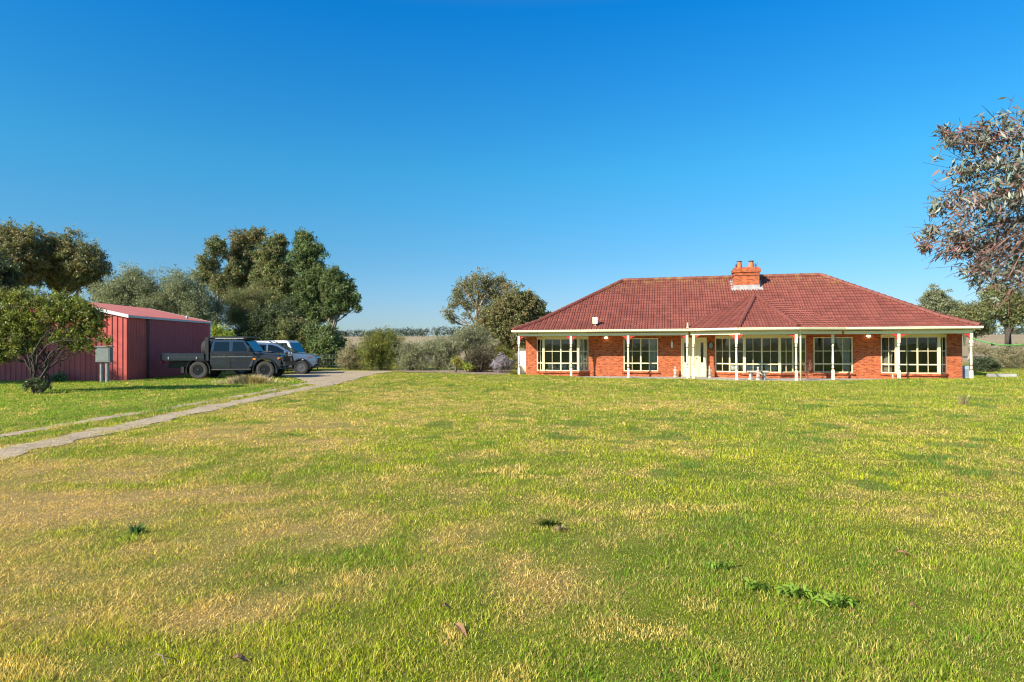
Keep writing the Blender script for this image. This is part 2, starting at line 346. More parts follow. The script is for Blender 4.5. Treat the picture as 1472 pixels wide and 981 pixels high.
def dryness(x, y):
    d = .225+(vnoise(x, y, 2.6, 1)-.5)*.5+(vnoise(x*.3, y, 1.6, 14)-.5)*.25+(vnoise(x, y, .9, 2)-.5)*.55+(vnoise(x, y, .33, 3)-.5)*.75+(vnoise(x, y, .13, 7)-.5)*.5-.20*sstep(11, 24, y)
    for px, py, sx, sy, k in PATCH: d = d+k*np.exp(-((x-px)/sx)**2-((y-py)/sy)**2)
    d = d-.20*sstep(-.3, .5, x/np.maximum(y, 2))*sstep(40, 20, y)+.06*sstep(.1, -.4, x/np.maximum(y, 2))-.3*sstep(-8.6, -10, x)*sstep(34, 30, y)
    d = d+.1*sstep(-1, -4, x)*sstep(-8.4, -7.5, x)
    return np.clip(d, 0, 1)
xs = np.concatenate([-np.geomspace(1500, 31, 26), np.arange(-30, 28.01, .3), np.geomspace(29, 1500, 26)])
ys = np.concatenate([-np.geomspace(1500, 6, 16), np.arange(-5, 46.01, .3), np.geomspace(47.5, 560, 44), [650, 900, 1500, 2600]])
gx, gy = np.meshgrid(xs, ys); gzv = gz(gx, gy); V = np.stack([gx, gy, gzv], -1).reshape(-1, 3)
nx, ny = len(xs), len(ys); i0 = (np.arange(ny-1)[:, None]*nx+np.arange(nx-1)[None, :]).ravel()
loops = np.stack([i0, i0+1, i0+nx+1, i0+nx], 1).ravel()
D = dryness(V[:, 0], V[:, 1])[:, None]
gcol = np.array([.21, .245, .026])*(1-D)+np.array([.48, .33, .125])*D
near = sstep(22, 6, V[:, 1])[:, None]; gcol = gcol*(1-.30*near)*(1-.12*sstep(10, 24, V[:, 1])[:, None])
far = sstep(44, 60, V[:, 1])[:, None]
fn = vnoise(V[:, 0], V[:, 1]*.25, 30, 5)[:, None]
gcol = gcol*(1-far)+far*(np.array([.34, .25, .15])*fn+np.array([.38, .30, .17])*(1-fn))
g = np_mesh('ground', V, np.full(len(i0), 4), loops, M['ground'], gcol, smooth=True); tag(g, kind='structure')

def sheet(name, pts, mat, lift=.012, step=.15, jit=.07, seed=0):
    rr = random.Random(seed); out = []
    for i in range(len(pts)):
        a = np.array(pts[i]); b = np.array(pts[(i+1) % len(pts)]); n = max(1, int(np.linalg.norm(b-a)/step))
        for k in range(n):
            q = a+(b-a)*k/n; out.append((q[0]+rr.gauss(0, jit), q[1]+rr.gauss(0, jit)))
    return out
def sheet_obj(name, polys, mat, lift, seed=0, jit=.05):
    bm = bmesh.new()
    for j, pts in enumerate(polys):
        pp = sheet(name, pts, mat, seed=seed+j, jit=jit, step=.3)
        vs = [bm.verts.new((x, y, float(gz(x, y))+lift)) for x, y in pp]
        bmesh.ops.triangulate(bm, faces=[bm.faces.new(vs)])
    me = bpy.data.meshes.new(name); bmesh.ops.recalc_face_normals(bm, faces=bm.faces)
    for f in bm.faces:
        if f.normal.z < 0: f.normal_flip()
    bm.to_mesh(me); bm.free(); return tag(link(name, me, mat), kind='structure')
def strip(fx, w, y0, y1, st=1.0):
    ya = np.arange(y0, y1+.01, st)
    return [(float(fx(y))+w, y) for y in ya]+[(float(fx(y))-w, y) for y in ya[::-1]]
sheet_obj('driveway', [strip(trackx, .38, -3, 27)], M['gravel'], .010, 1, .07)
sheet_obj('wheel_track', [strip(farx, .2, -3, 29)], M['gravel'], .008, 7)
sheet_obj('gravel_yard', [PARK], M['gravel'], .014, 2, .08)
sheet_obj('garden_bed', [BED], M['mulch'], .018, 3, .06)

# ------------------------------------------------------------------ grass
def grass(n, y0, y1, pw, wid, hgt, name='lawn_grass'):
    q = rng.random(n); p = 1-pw; Y = (y0**(p+1)+q*(y1**(p+1)-y0**(p+1)))**(1/(p+1))
    X = (rng.random(n)-.5)*2*(Y*.90+.8)
    return X, Y
def blades():
    n = 850000
    X, Y = grass(n, 2.2, 37.5, 1.75, 0, 0)
    b = bare(X, Y); keep = ~b | (rng.random(n) < .03)
    u, s = to_house(X, Y)
    keep &= ~((s > .0) & (u > -.1) & (u < 23.1)) & ~((u > 9.3) & (u < 17.2) & (s > -1.17+.5*np.clip(np.abs(u-13.26)-1.4, 0, 3)))
    keep &= ~((X < -18.2) & (Y > 29.6)) & (Y < 36.8+.0*X)
    X, Y = X[keep], Y[keep]; n = len(X)
    D = dryness(X, Y); clump = vnoise(X, Y, .22, 8); c2 = vnoise(X, Y, .09, 9)
    lod = np.clip(Y/6, .8, 4.2)
    h = (.010+.023*rng.random(n)**1.6)*(.25+1.55*clump)*(1.15-.55*D)*np.clip(lod**.35, 1, 1.7)
    h *= np.where((X < -8.4) & (X > -9.2), 1.6, 1.0)
    wd = (.0014+.0017*rng.random(n))*lod**.95
    az = rng.random(n)*2*math.pi+.0; lean = (.35+1.0*rng.random(n))*h*(.8+1.6*D)
    dx, dy = np.cos(az), np.sin(az); fa = rng.random(n)*math.pi; sx, sy = np.cos(fa), np.sin(fa)
    Z = gz(X, Y); P = np.empty((n, 5, 3))
    for k, (f, ww, hh) in enumerate(((0, -1, 0), (0, 1, 0), (.35, -.75, .62), (.35, .75, .62), (1, 0, 1))):
        P[:, k, 0] = X+dx*lean*f+sx*wd*ww; P[:, k, 1] = Y+dy*lean*f+sy*wd*ww; P[:, k, 2] = Z+h*hh-(0.004 if hh == 0 else 0)
    base = np.arange(n)*5
    loops = np.stack([base, base+1, base+3, base+2, base+2, base+3, base+4], 1).ravel()
    fp = np.tile([4, 3], n)
    r = rng.random(n); t = np.clip(D*1.1+(r-.5)*1.15+(c2-.5)*.5, 0, 1)[:, None]
    C0 = 1-.10*sstep(10, 24, Y)
    hue = np.clip(-.15*sstep(10, 24, Y)+vnoise(X, Y, 1.1, 12)*.7+vnoise(X, Y, .3, 13)*.6-.2, 0, 1)[:, None]
    green = np.array([.120, .220, .018])*(1-hue)+np.array([.37, .385, .020])*hue
    clo = (sstep(.70, .80, vnoise(X, Y, .55, 22))*sstep(.45, .6, vnoise(X, Y, 5, 25)))[:, None]; green = green*(1-clo)+np.array([.085, .185, .028])*clo; t = t*(1-.8*clo)
    tht = sstep(.72, .82, vnoise(X, Y, .38, 23))*sstep(.5, .25, X/np.maximum(Y, 2))*.8*(1-clo[:, 0]); t = np.maximum(t, tht[:, None])
    lush = (sstep(-8.2, -9.2, X)*.8)[:, None]; green = green*(1-lush)+np.array([.16, .30, .022])*lush
    straw = np.array([.68, .475, .16])
    edge = (np.exp(-((X-farx(Y)+.85)/.45)**2)+.8*np.exp(-((X+8.75)/.25)**2))*(Y < 27)*(.4+.9*vnoise(X, Y, .8, 15)); ed_ = np.clip(edge, 0, .9)[:, None]
    green = green*(1-ed_)+np.array([.085, .18, .022])*ed_; t = t*(1-.7*ed_)
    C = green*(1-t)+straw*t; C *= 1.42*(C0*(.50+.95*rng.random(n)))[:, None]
    flatb = (rng.random(n) < .08+.25*D)
    C = np.where(flatb[:, None], straw*(.6+.6*rng.random(n))[:, None], C)
    br = (rng.random(n) < .05)[:, None]; C = np.where(br, np.array([.40, .26, .13]), C)
    C = np.repeat(C, 5, 0)
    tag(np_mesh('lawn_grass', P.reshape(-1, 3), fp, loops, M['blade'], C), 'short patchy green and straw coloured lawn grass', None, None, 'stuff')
blades()

# ------------------------------------------------------------------ foliage
def unit(v): return v/(np.linalg.norm(v, axis=-1, keepdims=True)+1e-9)
PAL = dict(
    brown=[(.125, .112, .048), (.10, .108, .044), (.155, .105, .045), (.125, .130, .055)],
    olive=[(.105, .118, .044), (.08, .098, .038), (.135, .138, .055), (.13, .105, .045)],
    grey=[(.14, .15, .088), (.105, .12, .068), (.18, .185, .112), (.12, .125, .062)],
    green=[(.080, .112, .038), (.058, .088, .032), (.115, .145, .048), (.095, .10, .04)],
    deep=[(.035, .052, .022), (.050, .066, .026), (.06, .062, .028)],
    lime=[(.17, .20, .025), (.12, .165, .025), (.22, .22, .035)],
    dry=[(.20, .165, .095), (.15, .135, .075), (.11, .115, .055), (.24, .20, .13)],
    sage=[(.17, .17, .105), (.13, .14, .075), (.20, .19, .125), (.10, .11, .05)],
    darkb=[(.055, .040, .026), (.075, .058, .034), (.045, .045, .022)],
    lav=[(.23, .19, .25), (.17, .15, .18), (.28, .24, .30), (.14, .14, .11)],
    yellow=[(.24, .19, .03), (.17, .16, .03), (.12, .13, .03)],
    shrub=[(.115, .135, .022), (.075, .10, .020), (.165, .165, .030), (.095, .075, .035)],
    gum=[(.17, .20, .15), (.13, .15, .115), (.25, .27, .21), (.22, .13, .11), (.23, .10, .10), (.17, .15, .12), (.17, .18, .14)],
    far=[(.045, .055, .035), (.035, .045, .032), (.06, .062, .04)])
GAP, CUT = .65, .92
def leaf_cloud(clumps, per_m2, L, Wd, pal, droop=.5, shell=.45):
    """clumps: (cx,cy,cz,r). returns centres, dirs, normals, sizes, colours"""
    P, Dr, C = [], [], []
    pl = np.array(PAL[pal])
    for (cx, cy, cz, r) in clumps:
        n = max(12, int(per_m2*r*r*12.6))
        d = unit(rng.normal(size=(n, 3))); rad = r*(shell+(1-shell)*rng.random(n)**.6)*(1+.26*np.clip(rng.normal(size=n), -2, 1.3))
        p = np.array([cx, cy, cz])+d*rad[:, None]*np.array([1.08, 1.08, .86])
        K = unit(rng.normal(size=(8, 3))+np.array([0, 0, .15])); ki = rng.integers(8, size=n); sp = rng.random(n) < .30
        tip = np.array([cx, cy, cz])+K[ki]*(r*(.7+.95*rng.random(n)))[:, None]+rng.normal(size=(n, 3))*r*.11
        p = np.where(sp[:, None], tip, p)
        P.append(p); dd = d*.6+rng.normal(size=(n, 3))*.55; dd[:, 2] -= droop; Dr.append(unit(dd))
        ci = rng.integers(len(pl)); w = rng.random((n, 1))**1.5
        c = pl[ci]*(1-w)+pl[rng.integers(len(pl), size=n)]*w
        c3 = vnoise(p[:, 0]+p[:, 2]*.7, p[:, 1]-p[:, 2]*.55, GAP*r, 20)+vnoise(p[:, 0]*.8-p[:, 2], p[:, 2]*.9+p[:, 1]*.6, GAP*r*.8, 21)
        kp = c3 > CUT
        P[-1] = P[-1][kp]; Dr[-1] = Dr[-1][kp]; c = c[kp]; n = len(c)
        C.append(c*1.95*(.65+.7*rng.random((n, 1)))*(.75+.5*rng.random()))
    return np.concatenate(P), np.concatenate(Dr), np.concatenate(C)
def leaf_mesh(name, P, Dr, C, L, Wd, mat, parent=None, fold=.0, curve=.15):
    n = len(P); s = (.65+.7*rng.random(n))[:, None]
    side = unit(np.cross(Dr, rng.normal(size=(n, 3)))); nrm = np.cross(side, Dr)
    V = np.empty((n, 4, 3)); l = L*s; w_ = Wd*s
    V[:, 0] = P-Dr*l*.5; V[:, 1] = P+side*w_*.5-nrm*l*fold; V[:, 2] = P+Dr*l*.5-nrm*l*curve; V[:, 3] = P-side*w_*.5-nrm*l*fold
    i = np.arange(n)*4
    return np_mesh(name, V.reshape(-1, 3), np.full(n, 4), np.stack([i, i+1, i+2, i+3], 1).ravel(), mat, np.repeat(C, 4, 0), parent)
def subclumps(blobs, Y, frac=.42, dens=1.0, depth=.5, flat=1.0):
    out = []
    for b in blobs:
        px, py, rp = b[:3]; Yb = Y+(rng.random()-.5)*2*depth*rp*Y/F; c = atpx(px, py, Yb); r = rp*Yb/F
        m = max(3, int(dens*26))
        for k in range(m):
            d = unit(rng.normal(size=3)); t = rng.random(); q = c+d*r*(.30+.98*t**1.15)*np.array([1, 1, .95]); out.append((q[0], q[1], q[2], r*frac*(.95-.55*t)*(.7+.6*rng.random())))
    return out
def branch(mb, a, b, r0, r1, n=5, sag=.12, seg=6):
    a = np.array(a, float); b = np.array(b, float); L = np.linalg.norm(b-a); k = rng.normal(size=3)*L*.07
    pts = []
    for i in range(n+1):
        t = i/n; p = a+(b-a)*t; p[2] += math.sin(t*math.pi)*L*sag; p += k*(math.sin(t*math.pi*2)*.6+math.sin(t*math.pi)*.7); pts.append(p)
    mb.tube(pts, [r0+(r1-r0)*(i/n)**.8 for i in range(n+1)], seg, False); return pts
def plant(name, label, cat, group, basepx, Y, blobs, pal, L=.17, Wd=.062, per=140, trunk=.2, bark='bark', frac=.55, dens=1., droop=.5, stems=1, leafm='leaf', fork=.35, depth=.5, ntw=0, shell=.35):
    bx = (basepx-CX)/F*Y; by = Y; bz = float(gz(bx, by))
    root = empty(name, (bx, by, bz), 0, label, cat, group)
    bl = list(blobs)
    if group == HG:
        xs_ = [b[0] for b in blobs]; gy_ = hor(basepx)+CAMH*F/Y
        for q in np.linspace(min(xs_), max(xs_), 4): bl.append((q, gy_-9, 10+3*rng.random()))
    for i in range(len(blobs)):
        for j in range(i):
            (x1, y1, r1), (x2, y2, r2) = blobs[i][:3], blobs[j][:3]
            if math.hypot(x1-x2, y1-y2) < 1.25*(r1+r2): bl.append(((x1+x2)/2+rng.normal()*r1*.2, (y1+y2)/2+rng.normal()*r1*.2, .40*(r1+r2)))
    cl = subclumps(bl, Y, frac, dens, depth); off = np.array([bx, by, bz])
    cl = [(a, b, max(c, bz+.6*r), r) for a, b, c, r in cl]
    P, Dr, C = leaf_cloud(cl, per, L, Wd, pal, droop, shell)
    ok = P[:, 2] > bz+.02; P, Dr, C = P[ok], Dr[ok], C[ok]
    leaf_mesh('crown', P-off, Dr, C, L, Wd, M[leafm], root)
    mb = MB()
    cs = np.array([c[:3] for c in cl]); top = cs[:, 2].max(); cen = cs.mean(0)
    big = []
    for b in blobs:
        c = atpx(b[0], b[1], Y); big.append(c)
    tops = []
    for sidx in range(stems):
        a = off+np.array([rng.normal()*trunk*.6*(stems > 1), rng.normal()*trunk*.6*(stems > 1), -.1])
        tgt = np.array([bx*.35+cen[0]*.65+rng.normal()*.25*(stems > 1)*(top-bz)*.5, by+rng.normal()*.2*(stems > 1), bz+(top-bz)*(.62 if stems == 1 else .4)])
        tops.append(branch(mb, a, tgt, trunk, trunk*.45, 7, 0, 8))
    for b, c in zip(blobs, big):
        tp = tops[rng.integers(len(tops))]; k = int(len(tp)*(fork+(.9-fork)*rng.random())); k = min(len(tp)-1, max(1, k))
        c = c.copy(); c[2] = max(c[2], bz+.15)
        pts = branch(mb, tp[k], c, trunk*.42, trunk*.14, 5, .05, 6)
        for j in range(4+ntw):
            t = cl[rng.integers(len(cl))]
            d = sorted(cl, key=lambda q: (q[0]-c[0])**2+(q[1]-c[1])**2+(q[2]-c[2])**2)[:9]; t = d[rng.integers(len(d))]
            branch(mb, pts[rng.integers(2, 6)], t[:3], trunk*.14, trunk*.04, 3, .04, 4)
    mb.v = [(x-bx, y-by, z-bz) for x, y, z in mb.v]
    mb.build('trunk', M[bark], root, smooth=True, fix=False)
    return root
HG = 'shrubs along the garden bed between the drive and the house'
TG = 'gum trees growing behind the red shed and parked cars'
# far left behind the shed
plant('gum_tree', 'broad brown-green gum tree behind the shed, at the edge of the photo', 'tree', TG, 22, 46, [(30, 343, 26), (0, 358, 30), (-35, 368, 38), (48, 372, 24), (12, 386, 26), (-20, 400, 30), (40, 398, 18)], 'brown', trunk=.25, bark='pale')
plant('gum_tree', 'round dense gum tree with brown-tipped leaves beside the wattles behind the shed', 'tree', TG, 82, 48, [(95, 362, 26), (122, 376, 26), (138, 388, 18), (102, 392, 24), (70, 358, 20), (72, 388, 18), (128, 398, 18), (88, 412, 15)], 'brown', trunk=.24, bark='pale')
plant('dark_tree', 'dark shaded tree above the shed roof, at the frame edge', 'tree', None, -8, 38, [(0, 392, 22), (-25, 390, 35), (-5, 415, 20), (-30, 430, 30)], 'deep', trunk=.2)
plant('wattle_tree', 'rounded grey-green wattle rising over the near end of the shed roof', 'tree', 'grey-green wattles behind the shed', 180, 46, [(188, 398, 20), (160, 424, 22), (208, 410, 20), (185, 428, 26), (140, 420, 16), (215, 440, 22), (170, 450, 25)], 'grey', L=.15, Wd=.04, per=65, trunk=.14)
plant('wattle_tree', 'wide grey-green wattle between the shed roof and the tall gums', 'tree', 'grey-green wattles behind the shed', 252, 46, [(235, 414, 24), (262, 412, 24), (250, 440, 26), (282, 436, 24), (226, 446, 22), (268, 455, 22), (295, 455, 20)], 'grey', L=.15, Wd=.04, per=65, trunk=.14)
plant('gum_tree', 'slender gum with visible pale stems and an open leafy top beside the wattles', 'tree', TG, 318, 56, [(311, 357, 17), (297, 386, 17), (338, 386, 14), (316, 408, 16), (290, 405, 13)], 'olive', trunk=.2, bark='pale', frac=.5)
plant('gum_tree', 'tall gum with rusty-tipped crown in the middle of the grove', 'tree', TG, 350, 58, [(352, 380, 13), (366, 382, 12), (350, 345, 18), (359, 364, 16), (336, 371, 12), (374, 338, 11), (356, 396, 11), (345, 410, 14)], 'brown', trunk=.22, bark='pale', frac=.5)
plant('gum_tree', 'bushy olive gum between the rusty-tipped gum and the tallest green gum', 'tree', TG, 394, 54, [(392, 358, 20), (395, 385, 23), (376, 368, 12), (385, 405, 20), (410, 405, 18), (403, 345, 10), (400, 430, 20)], 'olive', trunk=.22, bark='pale')
plant('gum_tree', 'tallest dense green gum with orange trunk above the white wagon', 'tree', TG, 434, 53, [(437, 344, 15), (447, 364, 19), (430, 371, 14), (451, 393, 20), (437, 414, 20), (449, 432, 22), (431, 445, 20), (458, 450, 20), (440, 466, 16)], 'green', trunk=.24, bark='orangebark')
plant('gum_tree', 'leaning pale-trunked gum at the open end of the grove', 'tree', TG, 477, 52, [(479, 397, 14), (497, 409, 14), (482, 421, 16), (496, 432, 13), (509, 427, 8), (488, 444, 10), (514, 443, 6), (472, 415, 12), (472, 445, 12)], 'green', trunk=.2, bark='pale')
plant('gum_tree', 'shaded gum filling the gap at the back of the grove, mostly hidden by the others', 'tree', TG, 408, 62, [(345, 408, 17), (372, 398, 15), (415, 420, 24), (418, 385, 12), (465, 432, 18), (380, 430, 24), (330, 425, 18), (440, 440, 20), (360, 445, 22), (472, 450, 16)], 'olive', trunk=.2)
SG = 'shrubs filling in under the gum grove'
plant('shrub', 'tall olive-brown feathery shrub under the gums behind the ute', 'shrub', SG, 350, 50, [(350, 436, 24), (367, 424, 18), (334, 428, 16), (356, 456, 24), (372, 448, 18), (335, 460, 18)], 'olive', L=.12, Wd=.025, per=110, trunk=.1, stems=3)
plant('shrub', 'silvery grey-green shrub between the wattles and the olive-brown shrub', 'shrub', SG, 305, 48, [(305, 441, 18), (292, 420, 14), (318, 455, 14), (296, 462, 15)], 'grey', L=.14, Wd=.035, per=70, trunk=.1, stems=3)
plant('shrub', 'dark broad shrub behind the ute cab and silver car roof', 'shrub', SG, 390, 48, [(383, 463, 22), (406, 456, 22), (396, 480, 20), (370, 482, 20), (352, 490, 20), (385, 500, 20)], 'deep', trunk=.1, stems=3)
plant('shrub', 'dark green shrub directly behind the white wagon roof', 'shrub', SG, 432, 47, [(418, 474, 20), (440, 480, 18), (425, 500, 20), (445, 505, 18), (415, 510, 16)], 'olive', trunk=.1, stems=3)
plant('shrub', 'leafy dark green shrub beneath the leaning gum, beside the wire fence', 'shrub', SG, 466, 46, [(452, 484, 18), (466, 499, 20), (474, 484, 15), (462, 515, 13), (480, 505, 12), (476, 518, 9), (486, 492, 11), (490, 508, 9)], 'green', trunk=.1, stems=3)
plant('shrub', 'bright yellow-green shrub at the shed corner behind the ute', 'shrub', None, 318, 41, [(314, 476, 12), (325, 483, 11), (306, 485, 11), (318, 495, 13), (332, 496, 10)], 'lime', L=.13, Wd=.06, per=80, trunk=.06, stems=3)
# shrubs between drive and house
HG = 'shrubs along the garden bed between the drive and the house'
plant('shrub', 'pale straw-green shrub nearest the wire fence, left end of the garden bed', 'shrub', HG, 505, 42, [(505, 505, 14), (496, 514, 12), (520, 513, 14), (508, 520, 12)], 'dry', L=.11, Wd=.022, per=150, trunk=.06, stems=4)
plant('shrub', 'largest rounded green feathery shrub in the garden bed', 'shrub', HG, 548, 41, [(548, 488, 19), (532, 495, 18), (566, 492, 18), (550, 508, 22), (530, 514, 15), (572, 510, 15)], 'shrub', L=.12, Wd=.022, per=150, trunk=.08, stems=4)
plant('shrub', 'low grey-green shrub between the rounded green shrub and the sage hedge', 'shrub', HG, 590, 40, [(580, 504, 15), (597, 505, 14), (588, 519, 13), (605, 518, 10)], 'sage', L=.11, Wd=.022, per=150, trunk=.06, stems=4)
plant('shrub', 'wide sage-grey shrub midway along the garden bed', 'shrub', HG, 630, 40, [(613, 500, 15), (632, 496, 15), (652, 498, 14), (645, 504, 15), (628, 512, 15), (648, 516, 12)], 'sage', L=.11, Wd=.024, per=150, trunk=.06, stems=4)
plant('shrub', 'tall silvery-grey shrub in front of the twin gums', 'shrub', HG, 680, 42, [(672, 482, 17), (690, 488, 18), (657, 492, 15), (704, 502, 15), (678, 502, 17)], 'sage', L=.12, Wd=.022, per=150, trunk=.08, stems=4)
plant('shrub', 'dark brown twiggy shrub beside the lavender bush', 'shrub', HG, 690, 38, [(690, 509, 16), (678, 516, 12), (703, 517, 12), (690, 523, 12)], 'darkb', L=.10, Wd=.025, per=120, trunk=.06, stems=4)
plant('lavender_bush', 'mauve-grey lavender bush by the corner of the veranda', 'shrub', None, 722, 37, [(722, 518, 10), (714, 524, 9), (730, 525, 9)], 'lav', L=.09, Wd=.025, per=230, trunk=.04, stems=4)
plant('shrub', 'soft green shrub behind the lavender bush', 'shrub', HG, 727, 42, [(724, 506, 10), (733, 512, 10), (715, 510, 9)], 'shrub', L=.11, Wd=.025, per=140, trunk=.05, stems=3)
plant('shrub', 'small yellow-leaved shrub in the mulch, in front of the sage shrub', 'shrub', None, 655, 37.5, [(655, 518, 7), (661, 524, 6)], 'yellow', L=.10, Wd=.035, per=180, trunk=.03, stems=3)
plant('shrub', 'small lime-green clump low in the mulch in front of the dark twiggy shrub', 'shrub', None, 672, 37.3, [(671, 526, 6), (678, 529, 4)], 'lime', L=.10, Wd=.035, per=180, trunk=.03, stems=3)
plant('gum_tree', 'open-crowned rusty gum standing behind the silvery shrub', 'tree', 'twin gums behind the house corner', 690, 62, [(690, 402, 15), (668, 413, 15), (712, 408, 15), (729, 414, 12), (658, 430, 13), (644, 449, 10), (702, 430, 16), (684, 438, 12), (652, 462, 7), (672, 455, 9)], 'brown', trunk=.24, bark='pale', frac=.5, per=48, ntw=3)
plant('gum_tree', 'dense bronze-green gum tucked against the tiled roof end', 'tree', 'twin gums behind the house corner', 735, 50, [(745, 430, 18), (765, 438, 18), (730, 446, 20), (706, 455, 18), (776, 454, 12), (752, 460, 22), (721, 470, 22), (695, 470, 15), (746, 486, 18), (725, 496, 16)], 'brown', trunk=.24, bark='pale')
# right background
RG = 'trees on the rise behind the house'
plant('gum_tree', 'grey-green gum showing above the low end of the tiled roof', 'tree', RG, 1350, 66, [(1345, 424, 14), (1333, 440, 13), (1362, 438, 14), (1352, 454, 16), (1332, 458, 11)], 'grey', trunk=.24, bark='pale')
plant('gum_tree', 'spreading olive tree between the roof end and the thick bare trunk', 'tree', RG, 1392, 60, [(1380, 450, 15), (1396, 456, 15), (1410, 446, 14), (1388, 470, 14), (1412, 470, 14)], 'olive', trunk=.2, bark='pale')
plant('gum_tree', 'tree with a thick dark trunk standing beyond the green rope', 'tree', RG, 1447, 44, [(1424, 428, 20), (1444, 418, 20), (1464, 436, 20), (1432, 452, 16), (1470, 462, 16), (1485, 430, 24), (1455, 455, 14)], 'olive', trunk=.28, bark='bark', frac=.48, per=60, ntw=4)
plant('shrub', 'dry straw-grey shrub on the bank under the thick trunk', 'shrub', 'dry shrubs beyond the end of the house', 1445, 41, [(1445, 512, 15), (1430, 520, 12), (1460, 518, 13), (1446, 526, 12)], 'dry', L=.11, Wd=.022, per=140, trunk=.05, stems=4)
plant('shrub', 'dry grey shrub at the right-hand edge of the photo', 'shrub', 'dry shrubs beyond the end of the house', 1478, 41, [(1474, 510, 16), (1488, 515, 18), (1470, 524, 12)], 'dry', L=.11, Wd=.022, per=140, trunk=.05, stems=4)
plant('shrub', 'dark dense clipped shrub beside the air conditioner and end post', 'shrub', None, 1411, 36, [(1402, 522, 8), (1412, 520, 8), (1422, 522, 8), (1402, 533, 9), (1412, 533, 9), (1423, 533, 9), (1430, 528, 7)], 'deep', L=.09, Wd=.04, per=190, trunk=.05, stems=4)
plant('shrub', 'sprawling olive scrub on the slope, seen past the veranda end', 'shrub', 'dry shrubs beyond the end of the house', 1425, 58, [(1400, 500, 9), (1415, 502, 10), (1432, 503, 10), (1460, 500, 10), (1480, 502, 14)], 'dry', L=.13, Wd=.03, per=90, trunk=.06, stems=4)
# near shrub-tree on the left lawn and an unseen neighbour that shades the shed end
plant('small_tree', 'multi-stemmed small tree with yellow-green leaves on the lawn before the shed', 'tree', None, 52, 22, [(18, 432, 20), (48, 428, 17), (84, 432, 20), (114, 440, 18), (134, 454, 16), (100, 456, 20), (60, 452, 20), (24, 460, 20), (140, 474, 11), (118, 482, 14), (154, 490, 8), (128, 500, 9), (8, 488, 16), (-14, 452, 24), (-25, 490, 18), (30, 486, 13), (88, 486, 12), (62, 478, 14), (0, 512, 12), (-15, 515, 14), (25, 505, 11), (105, 498, 10), (45, 500, 9)], 'shrub', L=.085, Wd=.032, per=330, trunk=.06, stems=5, frac=.48, bark='bark', fork=.25, ntw=5, dens=.9, shell=.25)
plant('shrub', 'tuft of dark low leaves around the foot of the multi-stemmed tree', 'shrub', None, 52, 21.6, [(46, 551, 8), (58, 552, 9), (66, 556, 6), (38, 556, 6)], 'deep', L=.09, Wd=.02, per=260, trunk=.02, stems=3)
plant('shrub', 'low green plant at the shed wall behind the multi-stemmed tree', 'shrub', None, 82, 29.2, [(76, 543, 6), (86, 541, 7), (95, 545, 5)], 'green', L=.09, Wd=.03, per=200, trunk=.02, stems=3)
plant('gum_tree', 'gum tree outside the frame whose shade falls on the shed end', 'tree', None, -560, 22, [(-560, 215, 80), (-620, 260, 70), (-500, 260, 70), (-560, 300, 80)], 'olive', trunk=.2, per=40)

# large gum close on the right
def near_gum():
    bx, by = 7.15, 7.6; root = empty('gum_tree', (bx, by, 0), 0, 'near gum tree with large grey-green and red leaves hanging into the frame', 'tree')
    Y = 7.4
    blobs = [(1372, 208, 20), (1358, 190, 10), (1398, 205, 26), (1440, 195, 32), (1462, 190, 30), (1392, 250, 26), (1430, 245, 36), (1352, 300, 12), (1375, 285, 22), (1410, 300, 36), (1455, 290, 45), (1338, 338, 15), (1362, 345, 26), (1392, 350, 34), (1330, 355, 9),
             (1430, 360, 40), (1465, 350, 42), (1415, 395, 22), (1450, 400, 28), (1400, 385, 20), (1500, 250, 55), (1560, 230, 70), (1520, 340, 55), (1580, 300, 70), (1640, 270, 80)]
    cl = subclumps(blobs, Y, .80, .42, .9)
    P, Dr, C = leaf_cloud(cl, 150, .12, .03, 'gum', .55, .05)
    off = np.array([bx, by, 0])
    leaf_mesh('crown', P-off, Dr, C*.66, .100, .024, M['gumleaf'], root, fold=.05, curve=.22)
    mb = MB(); t = branch(mb, (bx, by, -.1), (bx-.25, by-.1, 3.6), .16, .08, 7, 0, 10)
    mb2 = MB()
    for b in blobs:
        c = atpx(b[0], b[1], Y+(rng.random()-.5)*1.2); k = rng.integers(6, 8); pts = branch(mb, t[k], c, .018, .006, 6, .10, 6)
        for j in range(6):
            d = sorted(cl, key=lambda q: (q[0]-c[0])**2+(q[1]-c[1])**2+(q[2]-c[2])**2)[:12]; q = d[rng.integers(len(d))]
            e = np.array(q[:3])+rng.normal(size=3)*.12
            p2 = branch(mb2, pts[rng.integers(2, 7)], e, .006, .002, 4, .05, 4)
            for m in range(2): branch(mb2, p2[rng.integers(1, 5)], e+rng.normal(size=3)*.10, .0045, .0018, 2, .03, 3)
    for j in range(9):                                     # bare drooping twigs under the crown
        a = atpx(1440+rng.random()*90, 370+rng.random()*30, Y); e = atpx(1385+rng.random()*95, 405+rng.random()*38, Y+rng.normal()*.3)
        p2 = branch(mb2, a, e, .009, .003, 5, -.05, 4)
        for m in range(3): branch(mb2, p2[rng.integers(2, 6)], e+rng.normal(size=3)*.12, .004, .0016, 2, .03, 3)
    mb.v = [(x-bx, y-by, z) for x, y, z in mb.v]; mb2.v = [(x-bx, y-by, z) for x, y, z in mb2.v]
    mb.build('trunk', M['twig'], root, smooth=True, fix=False); mb2.build('twigs', M['twig'], root, fix=False)
near_gum()

